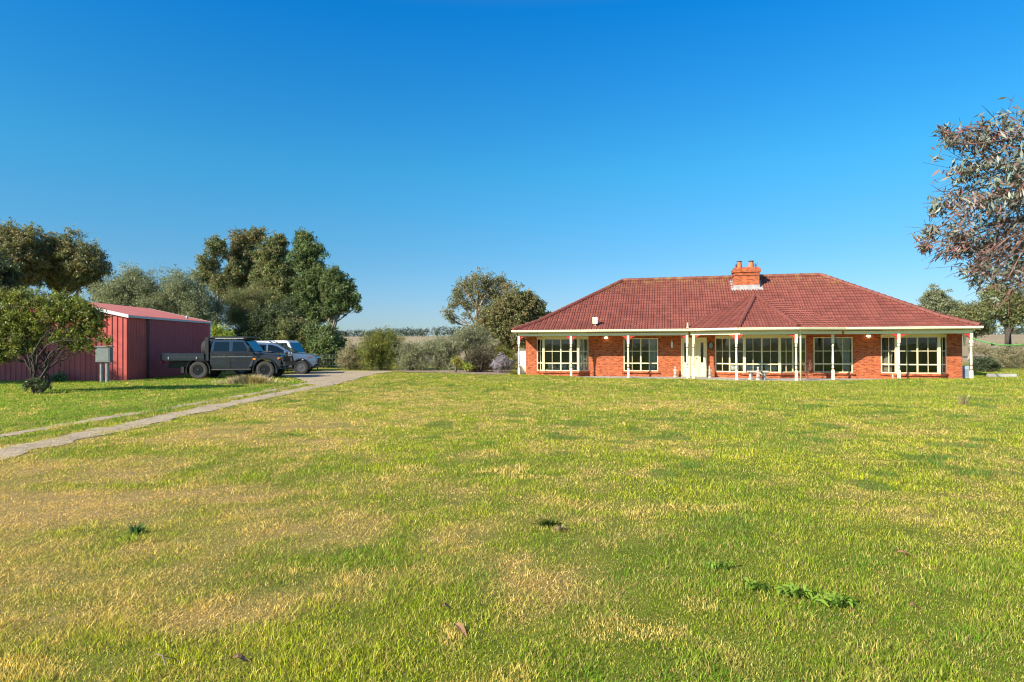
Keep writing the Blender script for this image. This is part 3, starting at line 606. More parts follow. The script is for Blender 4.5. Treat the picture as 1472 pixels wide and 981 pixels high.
# distant belt of trees on the skyline
def treeline():
    cl = []
    for k in range(620):
        x = -420+k*1.45+rng.normal()*2; y = 500+rng.normal()*6; h = 3.0+6.0*vnoise(x, 0, 24, 3)+2*vnoise(x, 0, 7, 4); z0 = float(gz(x, y))
        for j in range(5): cl.append((x+rng.normal()*1.6, y+rng.normal()*1.5, z0+h*(.2+.16*j)*.9, 1.9-.15*j))
    P, Dr, C = leaf_cloud(cl, 1.1, .9, .6, 'far', .3, .3)
    tag(leaf_mesh('treeline', P, Dr, C, .95, .6, M['leaf']), 'distant dark belt of trees on the paddock skyline', None, None, 'stuff')
treeline()
# ------------------------------------------------------------------ house
house = empty('brick_house', (HX, HY, 0), -HA, 'long single-storey red brick house with tiled hip roof and cream veranda', 'house')
ZS, ZB, ZE = -.18, 2.11, 2.42           # slab top, beam underside, eave
WY = 1.7                                # wall face behind the eave line
def tile_profile():
    return [(0, 0), (.14, .006), (.26, .032), (.38, .042), (.5, .032), (.62, .006), (.76, .030), (.88, .042)]
def tile_plane(mbname, O, e, inw, slope, s0, s1, t0, t1, clips, store):
    """O house-local eave point, e along the eave, inw horizontal inward, slope rise/run, t measured on plan"""
    k = math.sqrt(1+slope*slope); up = np.array([inw[0]/k, inw[1]/k, slope/k]); e = np.array([e[0], e[1], 0.]); nr = np.cross(e, up)
    if nr[2] < 0: nr = -nr
    T0, T1 = t0*k, t1*k; pw, ph = .30, .34
    prof = tile_profile(); ns = int(math.ceil((s1-s0)/pw)); ss = []; hh = []
    for i in range(ns):
        for a, h in prof: ss.append(s0+(i+a)*pw); hh.append(h)
    ss.append(s0+ns*pw); hh.append(0); ss = np.array(ss); hh = np.array(hh); m = len(ss)
    V = []; UV = []; Fc = []
    nc = int(math.ceil((T1-T0)/ph-1e-6)); row = 0
    for c in range(nc):
        a = T0+c*ph; b = min(T1, a+ph)
        for tt, lift in ((a, .0), (a, .048), (b, .008)):
            p = np.array(O)+e*ss[:, None]+up*tt+nr*(hh+lift)[:, None]
            V.append(p); UV.append(np.stack([ss/pw, np.full(m, (c+.02 if tt == a else c+.98))+hash((round(slope, 2), round(O[0], 1))) % 50], 1))
        for r in (row, row+1):
            i = r*m+np.arange(m-1); Fc.append(np.stack([i, i+1, i+m+1, i+m], 1))
        row += 3
    store.append((np.concatenate(V), np.concatenate(UV), np.concatenate(Fc), clips))
def tile_build(name, store, parent):
    BM = bmesh.new(); uvl = BM.loops.layers.uv.new('UVMap')
    for V, UV, Fc, clips in store:
        bm = bmesh.new(); ul = bm.loops.layers.uv.new('UVMap')
        vs = [bm.verts.new(p) for p in V]
        for f in Fc:
            q = bm.faces.new([vs[i] for i in f])
            for l, i in zip(q.loops, f): l[ul].uv = UV[i]
        bm.normal_update()
        if sum(f.normal.z for f in bm.faces) < 0: bmesh.ops.reverse_faces(bm, faces=bm.faces)
        for co, no in clips:
            bmesh.ops.bisect_plane(bm, geom=bm.verts[:]+bm.edges[:]+bm.faces[:], plane_co=co, plane_no=no, clear_outer=True)
        me = bpy.data.meshes.new('tmp'); bm.to_mesh(me); bm.free(); BM.from_mesh(me); bpy.data.meshes.remove(me)
    me = bpy.data.meshes.new(name); BM.to_mesh(me); BM.free(); return link(name, me, M['tile'], parent)
L_, D_ = HL, 11.4; S1, Z1, Z2 = 1.2, 2.93, 5.6; m1 = (Z1-ZE)/S1; m2 = (Z2-Z1)/(5.7-S1)
def zroof(s): return ZE+m1*s if s < S1 else Z1+m2*(s-S1)
st = []
r2 = 1/math.sqrt(2)
for (t0, t1, m, zz) in ((-.06, S1, m1, ZE), (S1, 5.72, m2, Z1-m2*S1)):
    tile_plane('f', (0, 0, zz), (1, 0), (0, 1), m, -.1, L_+.1, t0, t1, [((0, 0, 0), (-r2, r2, 0)), ((L_, 0, 0), (r2, r2, 0))], st)
    tile_plane('b', (0, D_, zz), (1, 0), (0, -1), m, -.1, L_+.1, t0, t1, [((0, D_, 0), (-r2, -r2, 0)), ((L_, D_, 0), (r2, -r2, 0))], st)
    tile_plane('l', (0, 0, zz), (0, 1), (1, 0), m, -.1, D_+.1, t0, t1, [((0, 0, 0), (r2, -r2, 0)), ((0, D_, 0), (r2, r2, 0))], st)
    tile_plane('r', (L_, 0, zz), (0, 1), (-1, 0), m, -.1, D_+.1, t0, t1, [((L_, 0, 0), (-r2, -r2, 0)), ((L_, D_, 0), (-r2, r2, 0))], st)
# faceted roof over the centre bay
AP = np.array([13.26, 3.5, zroof(3.5)+.05]); FL, FR = np.array([11.88, -1.2]), np.array([14.64, -1.2]); EL, ER = np.array([9.51, 0.]), np.array([17.01, 0.])
def vplane(a, b, side):                  # vertical clip plane through a-b, drops the side given
    d = np.array(b[:2])-np.array(a[:2]); n = np.array([d[1], -d[0]]); n = n/np.linalg.norm(n)
    if np.dot(n, np.array(side[:2])-np.array(a[:2])) < 0: n = -n
    return ((a[0], a[1], 0), (n[0], n[1], 0))
sf = (AP[2]-ZE)/4.7
tile_plane('c', (0, -1.2, ZE), (1, 0), (0, 1), sf, 11.7, 14.9, -.06, 4.7, [vplane(FL, AP, (8, -1)), vplane(FR, AP, (19, -1))], st)
for A, B, far in ((EL, FL, (20, 0)), (ER, FR, (6, 0))):
    d = (B-A)/np.linalg.norm(B-A); n = np.array([-d[1], d[0]]) if (AP[:2]-A)@np.array([-d[1], d[0]]) > 0 else np.array([d[1], -d[0]])
    dist = (AP[:2]-A)@n; LL = np.linalg.norm(B-A)
    tile_plane('s', (A[0], A[1], ZE), tuple(d), tuple(n), AP[2]/dist-ZE/dist, -1.5, LL+.12, -.06, dist, [vplane(B, AP, far)], st)
roof = tile_build('roof', st, house)
def caps(mb, a, b, r=.115, lift=.06):
    a = np.array(a, float); b = np.array(b, float); n = max(1, int(np.linalg.norm(b-a)/.36)); pts = []; rad = []
    for i in range(n):
        p = a+(b-a)*i/n; q = a+(b-a)*(i+1)/n
        pts += [p, q-(q-p)*.02]; rad += [r*1.2, r]
    mb.tube([p+np.array([0, 0, lift]) for p in pts], rad, 8)
cp = MB()
for x0, x1 in ((0, 1), (L_, -1)):
    for y0, y1 in ((0, 1), (D_, -1)):
        caps(cp, (x0, y0, ZE), (x0+x1*S1, y0+y1*S1, Z1)); caps(cp, (x0+x1*S1, y0+y1*S1, Z1), (x0+x1*5.7, y0+y1*5.7, Z2))
caps(cp, (5.7, 5.7, Z2), (L_-5.7, 5.7, Z2))
for P in (FL, FR): caps(cp, (P[0], P[1], ZE), AP)
cp.build('ridge_cap', M['tile_cap'], roof)
# walls
wl = MB()
def run(x0, x1, y0, y1, openings, z0=ZS-.15, z1=2.30):
    cur = x0
    for a, b, za, zb in sorted(openings):
        if a > cur: wl.box(cur, a, y0, y1, z0, z1)
        if za > z0: wl.box(a, b, y0, y1, z0, za)
        if zb < z1: wl.box(a, b, y0, y1, zb, z1)
        cur = b
    if cur < x1: wl.box(cur, x1, y0, y1, z0, z1)
SIL, HEAD = .12, 1.98
OPEN = [(.98, 4.02, z, h) for z, h in ((ZS-.1, 2.05),)]+[(6.01, 7.91, SIL, HEAD), (9.15, 10.51, ZS-.1, 2.0), (10.95, 15.55, ZS-.1, 2.05), (15.9, 17.77, SIL, HEAD), (19.09, 22.07, ZS-.1, 2.05)]
run(.33, 22.75, WY, WY+.25, OPEN)
wl.box(.33, .58, WY+.25, 9.7, ZS-.15, 2.3); wl.box(22.5, 22.75, WY+.25, 9.7, ZS-.15, 2.3); wl.box(.58, 22.5, 9.45, 9.7, ZS-.15, 2.3)
wl.build('wall', M['brick'], house)
it = MB(); it.box(.6, 22.48, 6.0, 6.1, -.1, 2.27)
for x in (5.1, 8.9, 15.72, 18.3): it.box(x, x+.1, WY+.27, 5.99, -.1, 2.27)
it.build('interior_wall', M['plaster'], house)
MB().box(.59, 22.49, WY+.26, 6.1, -.17, -.11).build('floor', M['carpet'], house)
MB().box(.59, 22.49, WY+.26, 9.44, 2.275, 2.31).build('ceiling', M['plaster'], house)
sl = MB(); sl.poly([(.0, .06), (9.6, .06), (11.9, -1.1), (14.62, -1.1), (16.9, .06), (22.8, .06), (22.8, 11.3), (0, 11.3)], -.55, ZS)
sl.build('veranda_slab', M['slab'], house)
sf_ = MB(); sf_.poly([(.02, .02), (9.5, .02), (11.89, -1.17), (14.63, -1.17), (17.0, .02), (22.8, .02), (22.8, 11.38), (.02, 11.38)], 2.322, 2.345)
sf_.build('soffit', M['cream'], house)
# eaves: fascia, gutter, beam along every edge of the front
EDGE = [(np.array([0., 0.]), EL), (EL, FL), (FL, FR), (FR, ER), (ER, np.array([L_, 0.]))]
gt, bm_ = MB(), MB()
for i, (A, B) in enumerate(EDGE):
    d = (B-A)/np.linalg.norm(B-A); n = np.array([d[1], -d[0]]); LL = np.linalg.norm(B-A)
    x0 = -.10 if i == 0 else (-.02 if i == 2 else 0); x1 = LL+(.10 if i == 4 else (.02 if i == 2 else 0))
    gt.obox(A, d, n, x0, x1, .005, .115, 2.345+.002*i, 2.43+.001*i); gt.obox(A, d, n, x0, x1, .115, .128, 2.405+.001*i, 2.446+.001*i)
    gt.obox(A, d, n, 0, LL, -.03, .004, 2.30+.001*i, 2.425+.001*i)
    bm_.obox(A, d, n, .2 if i == 0 else .0, LL-(.2 if i == 4 else .0), -.31, -.20, ZB+.002*(i % 2), ZB+.15+.001*i)
for x, sgn in ((0, -1), (L_, 1)):
    gt.box(min(x, x+sgn*.115), max(x, x+sgn*.115), .0, D_, 2.346, 2.431); gt.box(x-.03 if sgn < 0 else x+.002, x-.002 if sgn < 0 else x+.03, .02, D_, 2.30, 2.344)
bm_.box(.2, .31, .32, 1.69, ZB, ZB+.148); bm_.box(L_-.31, L_-.2, .32, 1.69, ZB, ZB+.148)
gt.build('gutter', M['white'], house); bm_.build('veranda_beam', M['white'], house, bevel=.008)
dp = MB(); dp.tube([(14.74, -1.08, 2.34), (14.78, -.93, 2.2), (14.80, -.86, 2.05), (14.80, -.86, ZS)], .042, 10); dp.build('downpipe', M['white'], house, smooth=True)
# turned posts
def post(x, y):
    b = MB(); b.box(x-.06, x+.06, y-.06, y+.06, ZS, ZS+.5)
    b.lathe([(.052, ZS+.5), (.046, ZS+.53), (.030, ZS+.545), (.030, ZS+.565), (.052, ZS+.58), (.056, ZS+.63), (.048, ZS+.71), (.034, ZS+.735), (.034, ZS+.755), (.050, ZS+.78), (.055, ZS+.9), (.050, ZS+1.2), (.041, ZS+1.52),
             (.036, ZS+1.55), (.050, ZS+1.565), (.052, ZS+1.60), (.034, ZS+1.625), (.034, ZS+1.65), (.052, ZS+1.67), (.060, ZS+1.73), (.052, ZS+1.79), (.036, ZS+1.815), (.05, ZS+1.83)], 14, (x, y, 0))
    b.box(x-.06, x+.06, y-.06, y+.06, ZS+1.83, ZB-.002); p = b.build('veranda_post', M['white'], house, bevel=.006)
    for z0, z1 in ((.545, .57), (.73, .762), (1.625, 1.652), (1.81, 1.832)): MB().lathe([(.040, ZS+z0), (.049, ZS+(z0+z1)/2), (.040, ZS+z1)], 12, (x, y, 0)).build('ring', M['maroon'], p)
    return p
def bracket(p, x, y, d):                  # fretwork corner bracket along +/-d, cut-out profile
    d = np.array(d, float); n = np.array([-d[1], d[0]]); b = MB(); prof = [(.06, 0), (.36, 0), (.34, -.045), (.25, -.06), (.19, -.10), (.125, -.125), (.10, -.22), (.085, -.285), (.06, -.30)]
    k = len(prof); vs = [(x+d[0]*a+n[0]*w_, y+d[1]*a+n[1]*w_, ZB-.004+z) for w_ in (-.02, .02) for a, z in prof]
    b.add(vs, [tuple(range(k)), tuple(range(k, 2*k))[::-1]]+[(i, (i+1) % k, (i+1) % k+k, i+k) for i in range(k)])
    b.build('fretwork_bracket', M['red'], p)
for x, dirs in ((.26, [(1, 0)]), (3.24, [(1, 0), (-1, 0)]), (6.36, [(1, 0), (-1, 0)]), (9.44, [(-1, 0)]), (16.5, [(1, 0)]), (19.46, [(1, 0), (-1, 0)]), (22.56, [(-1, 0)])):
    p = post(x, .255)
    for d in dirs: bracket(p, x, .255, d)
p = post(9.76, .135); bracket(p, 9.76, .135, (FL-EL)/np.linalg.norm(FL-EL))
p = post(11.80, -.93); bracket(p, 11.80, -.93, (1, 0)); bracket(p, 11.80, -.93, (EL-FL)/np.linalg.norm(EL-FL))
p = post(14.58, -.93); bracket(p, 14.58, -.93, (-1, 0))
hp = MB(); hp.box(22.72, 22.82, 1.44, 1.54, 1.75, ZB-.002); hp.lathe([(.001, 1.48), (.035, 1.5), (.03, 1.54), (.05, 1.58), (.03, 1.63), (.05, 1.68), (.045, 1.75)], 12, (22.77, 1.49, 0)); hp.build('drop_post', M['white'], house)
# windows
def bars(mb, o, d, n, w, z0, z1, cols, rows, fr=.05, bar=.022, thick=(), dep=.06):
    mb.obox(o, d, n, 0, fr, -dep, 0, z0, z1); mb.obox(o, d, n, w-fr, w, -dep, 0, z0, z1)
    mb.obox(o, d, n, fr, w-fr, -dep, -.001, z0, z0+fr); mb.obox(o, d, n, fr, w-fr, -dep, -.001, z1-fr, z1)
    for i, c in enumerate(cols):
        b = .035 if i in thick else bar/2
        mb.obox(o, d, n, c-b, c+b, -dep+.008, -.004, z0+fr, z1-fr)
    for r, b in rows: mb.obox(o, d, n, fr, w-fr, -dep+.014, -.010, r-b, r+b)
def pane(mb, o, d, n, w, z0, z1, fr=.05): mb.obox(o, d, n, fr, w-fr, -.038, -.034, z0+fr, z1-fr)
ROWS = [(.57, .03), (1.25, .016)]
X_, NY = np.array([1., 0]), np.array([0., -1.])
for x0, x1 in ((6.01, 7.91), (15.9, 17.77)):
    w_ = x1-x0; f = MB(); o = (x0, WY-.012); bars(f, o, X_, NY, w_, SIL, HEAD, [w_*.25, w_*.5, w_*.75], ROWS, thick=(1,))
    fo = f.build('window', M['cream'], house); g_ = MB(); pane(g_, o, X_, NY, w_, SIL, HEAD); g_.build('pane', M['glass'], fo)
    s_ = MB().obox((x0-.08, WY), X_, NY, 0, w_+.16, 0, .10, SIL-.09, SIL-.012); s_.build('sill', M['brick'], fo)
def bay(j0, f0, f1, j1, fy, nf, ns):
    P = [np.array([j0, WY+.02]), np.array([f0, fy]), np.array([f1, fy]), np.array([j1, WY+.02])]
    f, g_, b_ = MB(), MB(), MB()
    for k in range(3):
        A, B = P[k], P[k+1]; w_ = np.linalg.norm(B-A); d = (B-A)/w_; n = np.array([d[1], -d[0]]); nc = nf if k == 1 else ns
        bars(f, A, d, n, w_, SIL+.002*k, HEAD, [w_*i/nc for i in range(1, nc)], ROWS, thick=(1,) if nc == 4 else ())
        pane(g_, A, d, n, w_, SIL, HEAD)
        f.obox(A, d, n, -.01, w_+.01, -.10, .012+.001*k, HEAD+.001, 2.10+.001*k)
    for q in (P[1], P[2]): f.box(q[0]-.065, q[0]+.065, q[1]-.045, q[1]+.085, SIL-.006, HEAD+.02)
    fo = f.build('bay_window', M['cream'], house, bevel=.004); g_.build('pane', M['glass'], fo)
    b_.poly([tuple(q) for q in P], ZS-.1, SIL-.11)
    sl_ = [(P[0][0]-.10, P[0][1]), (P[1][0]-.05, P[1][1]-.09), (P[2][0]+.05, P[2][1]-.09), (P[3][0]+.10, P[3][1])]
    b_.build('brick_base', M['brick'], fo); MB().poly(sl_, SIL-.11, SIL-.008).build('sill', M['brick'], fo, bevel=.01)
    MB().poly([(P[0][0], P[0][1]+.1), tuple(P[1]), tuple(P[2]), (P[3][0], P[3][1]+.1)], 2.105, 2.31).build('head_board', M['cream'], fo)
MB().poly([(11.2, 1.62), (12.5, 1.08), (14.0, 1.08), (15.3, 1.62)], -.10, .17).build('window_seat', M['carpet'], house)
bay(.98, 1.50, 3.50, 4.02, 1.15, 4, 2); bay(10.95, 12.38, 14.12, 15.55, .98, 4, 4); bay(19.09, 19.64, 21.52, 22.07, 1.15, 4, 2)
# entry: door between two sidelights
en = MB()
for a, b in ((9.15, 9.22), (9.56, 9.62), (10.03, 10.09), (10.44, 10.51)): en.box(a, b, WY-.03, WY+.08, ZS+.0, 2.0)
en.box(9.22, 10.44, WY-.028, WY+.08, 1.84, 1.998)
eo = en.build('door_frame', M['cream'], house)
for a, b in ((9.22, 9.56), (10.09, 10.44)):
    q = MB(); q.box(a, b, WY+.01, WY+.05, ZS+.02, .62); q.box(a, a+.10, WY+.012, WY+.05, .62, 1.84); q.box(b-.10, b, WY+.012, WY+.05, .62, 1.84); q.box(a+.1, b-.1, WY+.012, WY+.05, 1.72, 1.84)
    q.box(a+.07, b-.07, WY-.002, WY+.012, .0, .47); so_ = q.build('sidelight', M['cream'], house, bevel=.004)
    MB().box(a+.1, b-.1, WY+.028, WY+.034, .62, 1.72).build('pane', M['glass'], so_)
q = MB(); q.box(9.62, 10.03, WY+.02, WY+.065, ZS+.03, 1.84)
for z0, z1 in ((0, .5), (.6, 1.05), (1.15, 1.72)): q.box(9.68, 9.97, WY+.01, WY+.021, z0, z1)
do = q.build('door', M['cream'], house, bevel=.006)
hd = MB().lathe([(.001, -.03), (.03, -.02), (.03, .0), (.012, .01), (.012, .04)], 10, (9.95, WY-.005, .85), 'y'); hd.build('handle', M['black'], do)
# chimney with two pots
cb = MB(); cx, cy = 12.9, 4.4; cb.box(cx-.70, cx+.70, cy, cy+.95, 4.2, 5.62); cb.box(cx-.74, cx+.74, cy-.04, cy+.99, 5.622, 5.70); cb.box(cx-.71, cx+.71, cy-.01, cy+.96, 5.702, 5.80)
cb.box(cx-.77, cx+.77, cy-.07, cy+1.02, 5.802, 6.0); cb.box(cx-.70, cx+.70, cy, cy+.95, 6.002, 6.10)
ch = cb.build('chimney', M['brick'], roof, bevel=.01)
for px in (-.36, .30):
    q = MB(); q.lathe([(.17, 6.1), (.165, 6.14), (.125, 6.42), (.12, 6.45), (.145, 6.46), (.145, 6.50), (.10, 6.51)], 16, (cx+px, cy+.45, 0)); q.build('chimney_pot', M['pot'], roof, smooth=False)
for px in (-.36, .30): MB().lathe([(.146, 6.463), (.15, 6.47), (.15, 6.51), (.11, 6.515)], 16, (cx+px, cy+.45, 0)).build('pot_rim', M['black'], roof)
q = MB(); zf = zroof(cy-.25); q.add([(cx-.86, cy-.30, zroof(cy-.30)+.05), (cx+.86, cy-.30, zroof(cy-.30)+.05), (cx+.86, cy-.01, zroof(cy)+.10), (cx-.86, cy-.01, zroof(cy)+.10)], [(0, 1, 2, 3)])
q.box(cx-.72, cx+.72, cy-.015, cy-.004, zroof(cy)-.05, zroof(cy)+.24)
for s_ in (-1, 1):
    x0, x1 = (cx+s_*.703, cx+s_*.90); q.add([(x0, cy-.30, zroof(cy-.3)+.06), (x1, cy-.30, zroof(cy-.3)+.06), (x1, cy+.95, zroof(cy+.95)+.06), (x0, cy+.95, zroof(cy+.95)+.06)], [(0, 1, 2, 3)])
    q.add([(cx+s_*.705, cy, zroof(cy)+.03), (cx+s_*.705, cy+.95, zroof(cy+.95)+.03), (cx+s_*.705, cy+.95, zroof(cy+.95)+.2), (cx+s_*.705, cy, zroof(cy)+.2)], [(0, 1, 2, 3)])
q.build('flashing', M['lead'], roof)
for px in (-.56, .54):
    q = MB()
    for k in range(9): branch(q, (cx+px, cy+.3, 6.1), (cx+px+rng.normal()*.1, cy+.3+rng.normal()*.1, 6.3+rng.random()*.12), .012, .004, 2, .1, 4)
    q.build('dead_weed', M['bark'], roof)
q = MB(); fx, fy = 4.55, .5; q.tube([(fx, fy, 2.5), (fx, fy, 2.95)], .03, 8); q.box(fx-.14, fx+.14, fy-.1, fy+.1, 2.78, 3.14); q.build('flue_cowl', M['white'], roof, bevel=.02)
q = MB(); q.lathe([(.07, 2.5), (.045, 2.56), (.03, 2.66), (.05, 2.68), (.03, 2.73), (.001, 2.78)], 10, (9.47, .06, 0)); q.build('roof_vent', M['white'], roof)
# lamps on the veranda wall
for x in (5.03, 18.5):
    q = MB().lathe([(.05, 1.95), (.09, 1.96), (.09, 2.0), (.05, 2.01)], 12, (x, WY-.1, .11)); q.box(x-.02, x+.02, WY-.11, WY-.001, 2.12, 2.15); lo = q.build('wall_light', M['cream'], house)
    MB().ball((x, WY-.1, 2.02), (.10, .10, .06)).build('bulb', M['lamp'], lo, smooth=True)
q = MB(); q.lathe([(.02, 1.42), (.05, 1.46), (.055, 1.62), (.06, 1.72), (.03, 1.76), (.012, 1.85)], 12, (8.66, WY-.085, 0)); q.box(8.63, 8.69, WY-.03, WY-.001, 1.5, 1.72); q.build('coach_light', M['pillow'], house)

def H(x, y, z=0): p = from_house(x, y); return (float(p[0]), float(p[1]), z)
# things on and in the house
def placed(name, label, cat, x, y, z, rz=0, group=None): return empty(name, H(x, y, z), -HA+rz, label, cat, group)
def wreath():
    o = placed('wall_plaque', 'dark oval plaque with pale centre on the brick, right of the front door', 'plaque', 10.73, WY, 1.55)
    q = MB(); n = 20; pts = [(.13*math.cos(a), -.025, .21*math.sin(a)) for a in np.linspace(0, 2*math.pi, n)]; q.tube(pts, .03, 6); q.build('rim', M['black'], o)
    q = MB(); q.lathe([(.001, -.018), (.11, -.016), (.11, -.002)], 20, (0, 0, 0), 'y'); q.v = [(x, y, z*1.7) for x, y, z in q.v]; q.build('centre', M['pipe'], o)
wreath()
def statue(x, y, z, label, s=1., rz=0, lean=0):
    o = placed('garden_statue', label, 'statue', x, y, z, rz, 'pale stone garden statues along the veranda'); q = MB()
    q.lathe([(.13*s, 0), (.13*s, .05*s), (.10*s, .07*s), (.10*s, .13*s), (.12*s, .15*s)], 12); q.build('plinth', M['stone'], o)
    q = MB(); q.lathe([(.085*s, .15*s), (.095*s, .22*s), (.075*s, .33*s), (.06*s, .40*s), (.075*s, .48*s), (.08*s, .53*s), (.045*s, .575*s), (.028*s, .59*s), (.028*s, .61*s)], 12)
    q.ball((0, -.005, .665*s), (.055*s, .06*s, .068*s), 10); q.ball((0, -.06*s, .66*s), (.012*s, .014*s, .018*s), 6); q.ball((0, .015*s, .69*s), (.06*s, .058*s, .055*s), 8)
    for sg in (-1, 1): q.tube([(sg*.08*s, 0, .53*s), (sg*.115*s, -.02*s, .43*s), (sg*.05*s, -.09*s, .40*s)], [.026*s, .022*s, .018*s], 8); q.tube([(sg*.035*s, -.06*s, .30*s), (sg*.04*s, -.085*s, .16*s)], [.03*s, .022*s], 8)
    if lean: q.tube([(.05*s, -.09*s, .4*s), (.16*s, -.16*s, .33*s), (.2*s, -.1*s, .2*s)], [.03*s, .028*s, .02*s], 8)
    q.build('figure', M['stone'], o, smooth=True)
statue(8.83, 1.35, ZS, 'small pale statue standing against the brick to the left of the front door', .80)
statue(10.62, 1.15, ZS, 'small pale statue standing right of the front door, below the oval plaque', .86)
def bench():
    o = placed('garden_bench', 'pale stone garden bench on two block legs in front of the bay window', 'bench', 12.88, -.35, ZS)
    q = MB(); q.box(-.52, .52, -.17, .17, .37, .45); q.build('seat', M['stone'], o, bevel=.02)
    for x in (-.34, .32):
        q = MB(); q.lathe([(.14, 0), (.13, .06), (.09, .12), (.09, .26), (.13, .33), (.14, .37)], 4, (x, 0, 0)); q.build('leg', M['stone'], o, bevel=.015)
bench()
statue(12.84, -.75, ZS, 'pale cherub statue leaning forward in front of the stone bench', .90, .2, 1)
statue(19.28, .55, ZS, 'tiny pale ornament by the turned post before the wide bay window', .42)
def curtain(x0, y0, x1, y1, label, mat, z0=-.05, z1=1.97, tie=0.):
    a = np.array([x0, y0]); b = np.array([x1, y1]); L = np.linalg.norm(b-a); d = (b-a)/L; n = np.array([d[1], -d[0]]); k = 40; q = MB(); vs = []
    for r in range(9):
        t = r/8; sq = 1-tie*math.sin(min(1, t*1.6)*math.pi*.5)**2
        for i in range(k+1):
            u = i/k; p = a+d*L*u*sq+n*.03*math.sin(u*L*2*math.pi/.13+r*.2)*(.6+.4*t); vs.append((p[0], p[1], z1+(z0-z1)*t))
    q.add(vs, [(r*(k+1)+i, r*(k+1)+i+1, (r+1)*(k+1)+i+1, (r+1)*(k+1)+i) for r in range(8) for i in range(k)])
    o = q.build('curtain', M[mat], None, smooth=True, fix=False); o.location = (HX, HY, 0); o.rotation_euler = (0, 0, -HA)
    tag(o, label, 'curtain', 'curtains hanging inside the front windows')
curtain(1.13, 1.85, 1.50, 1.50, 'pale curtain in the bay window at the end by the white cabinet, garden side', 'sheer')
curtain(3.42, 1.40, 3.90, 1.88, 'wide pale curtain in the first bay window, on the side toward the wall light', 'sheer')
curtain(7.36, 1.99, 7.86, 1.99, 'pale sheer curtain in the flat window between first bay and front door', 'sheer')
curtain(6.06, 1.99, 6.22, 1.99, 'narrow grey curtain edge in the flat window behind the third post', 'beige')
curtain(17.72, 1.99, 17.05, 1.99, 'pale tied-back curtain in the flat window beside the downpipe', 'sheer', tie=.45)
curtain(19.24, 1.90, 19.70, 1.42, 'beige tied-back curtain inside the wide bay nearest the end of the house', 'beige', tie=.3)
curtain(21.96, 1.90, 21.60, 1.5, 'narrow beige curtain inside the bay, next to the brick end wall', 'beige')
def cushion(x, y, z, w_, h_, label, rz=0, tilt=0, cat='cushion', group=None, rnd=.35):
    q = MB(); q.ball((0, 0, 0), 1, 16); vs = []
    for a, b, c in q.v:
        e = lambda t, p: math.copysign(abs(t)**p, t); vs.append((e(a, .55)*w_/2, e(b, .8)*.09, e(c, .55)*h_/2))
    q.v = vs; o = q.build('cushion', M['pillow'], None, smooth=True); p = H(x, y, z); o.location = p; o.rotation_euler = (tilt, 0, -HA+rz); tag(o, label, cat, group)
def sofa():
    o = placed('sofa', 'grey sofa with its back curving along inside the centre bay window', 'sofa', 13.3, 2.2, -.11)
    MB().box(-1.3, 1.3, -.3, .5, .03, .36).build('seat', M['sofa'], o, bevel=.05); MB().box(-1.3, 1.3, -.46, -.31, .03, .70).build('backrest', M['sofa'], o, bevel=.06)
    for s_ in (-1, 1): MB().box(min(s_*1.31, s_*1.5), max(s_*1.31, s_*1.5), -.45, .5, .03, .56).build('armrest', M['sofa'], o, bevel=.06)
sofa()
CG = 'white cushions seen through the centre bay window'
cushion(11.95, 1.50, .39, .46, .42, 'white cushion standing at the end of the sofa nearest the front door', .3, -.2, group=CG)
cushion(12.66, 1.24, .39, .45, .42, 'white cushion just behind the statue on the window seat', -.1, -.25, group=CG)
cushion(13.10, 1.24, .41, .42, .46, 'white cushion in the middle of the sofa, tallest of the row', .2, -.2, group=CG)
cushion(13.72, 1.24, .37, .62, .40, 'broad white cushion at the sofa end nearest the downpipe', 0, -.3, group=CG)
def bedlike():
    o = placed('bed', 'low bed with pale cover inside the first bay window', 'bed', 2.5, 2.18, -.11)
    MB().box(-.95, .95, -.7, 1.2, .02, .22).build('base', M['sofa'], o, bevel=.03); MB().box(-.93, .93, -.68, 1.18, .221, .33).build('mattress', M['sheer'], o, bevel=.05)
bedlike()
PG = 'white pillows lined up inside the first bay window'
for x, w_, l in ((1.92, .50, 'white pillow in the first bay window, nearest the white cabinet end'), (2.52, .50, 'middle white pillow in the first bay window'), (3.06, .46, 'white pillow in the first bay window, behind the second post')):
    cushion(x, 1.60, .40, w_, .36, l, 0, -.35, 'pillow', PG)
# beside the house
def cabinet():
    o = placed('hot_water_unit', 'tall white hot water cabinet against the side wall at the shrub end', 'water heater', .02, 2.55, ZS)
    MB().box(-.20, .26, -.3, .3, .12, 1.42).build('cabinet', M['greybox'] if 0 else M['pillow'], o, bevel=.03); MB().box(-.16, .22, -.33, -.301, .2, .55).build('access_panel', M['white'], o, bevel=.01)
    [MB().tube([(a, -.2, 0), (a, -.2, .13)], .02, 8).build('pipe', M['steel'], o) for a in (-.1, .1)]
cabinet()
def aircon():
    o = placed('air_conditioner', 'grey-blue air conditioner unit beside the end wall of the house', 'air conditioner', 23.02, 2.4, ZS)
    MB().box(-.17, .17, -.4, .4, .06, .66).build('case', M['blue'], o, bevel=.02); q = MB(); q.tube([(-.0+.18, .2*math.cos(a), .36+.2*math.sin(a)) for a in np.linspace(0, 2*math.pi, 18)], .012, 5)
    for k in range(4): q.box(-.12, .12, -.412, -.402, .15+.1*k, .18+.1*k)
    q.build('grille', M['black'], o); [MB().box(-.15, .15, a, a+.07, 0, .06).build('foot', M['black'], o) for a in (-.35, .28)]
aircon()
o = placed('sleeper', 'pale timber sleeper lying on the ground past the end post', 'sleeper', 24.4, 1.6, float(gz(*H(24.4, 1.6)[:2]))); MB().box(-.6, .6, -.12, .12, 0, .16).build('beam', M['slab'], o, bevel=.02)
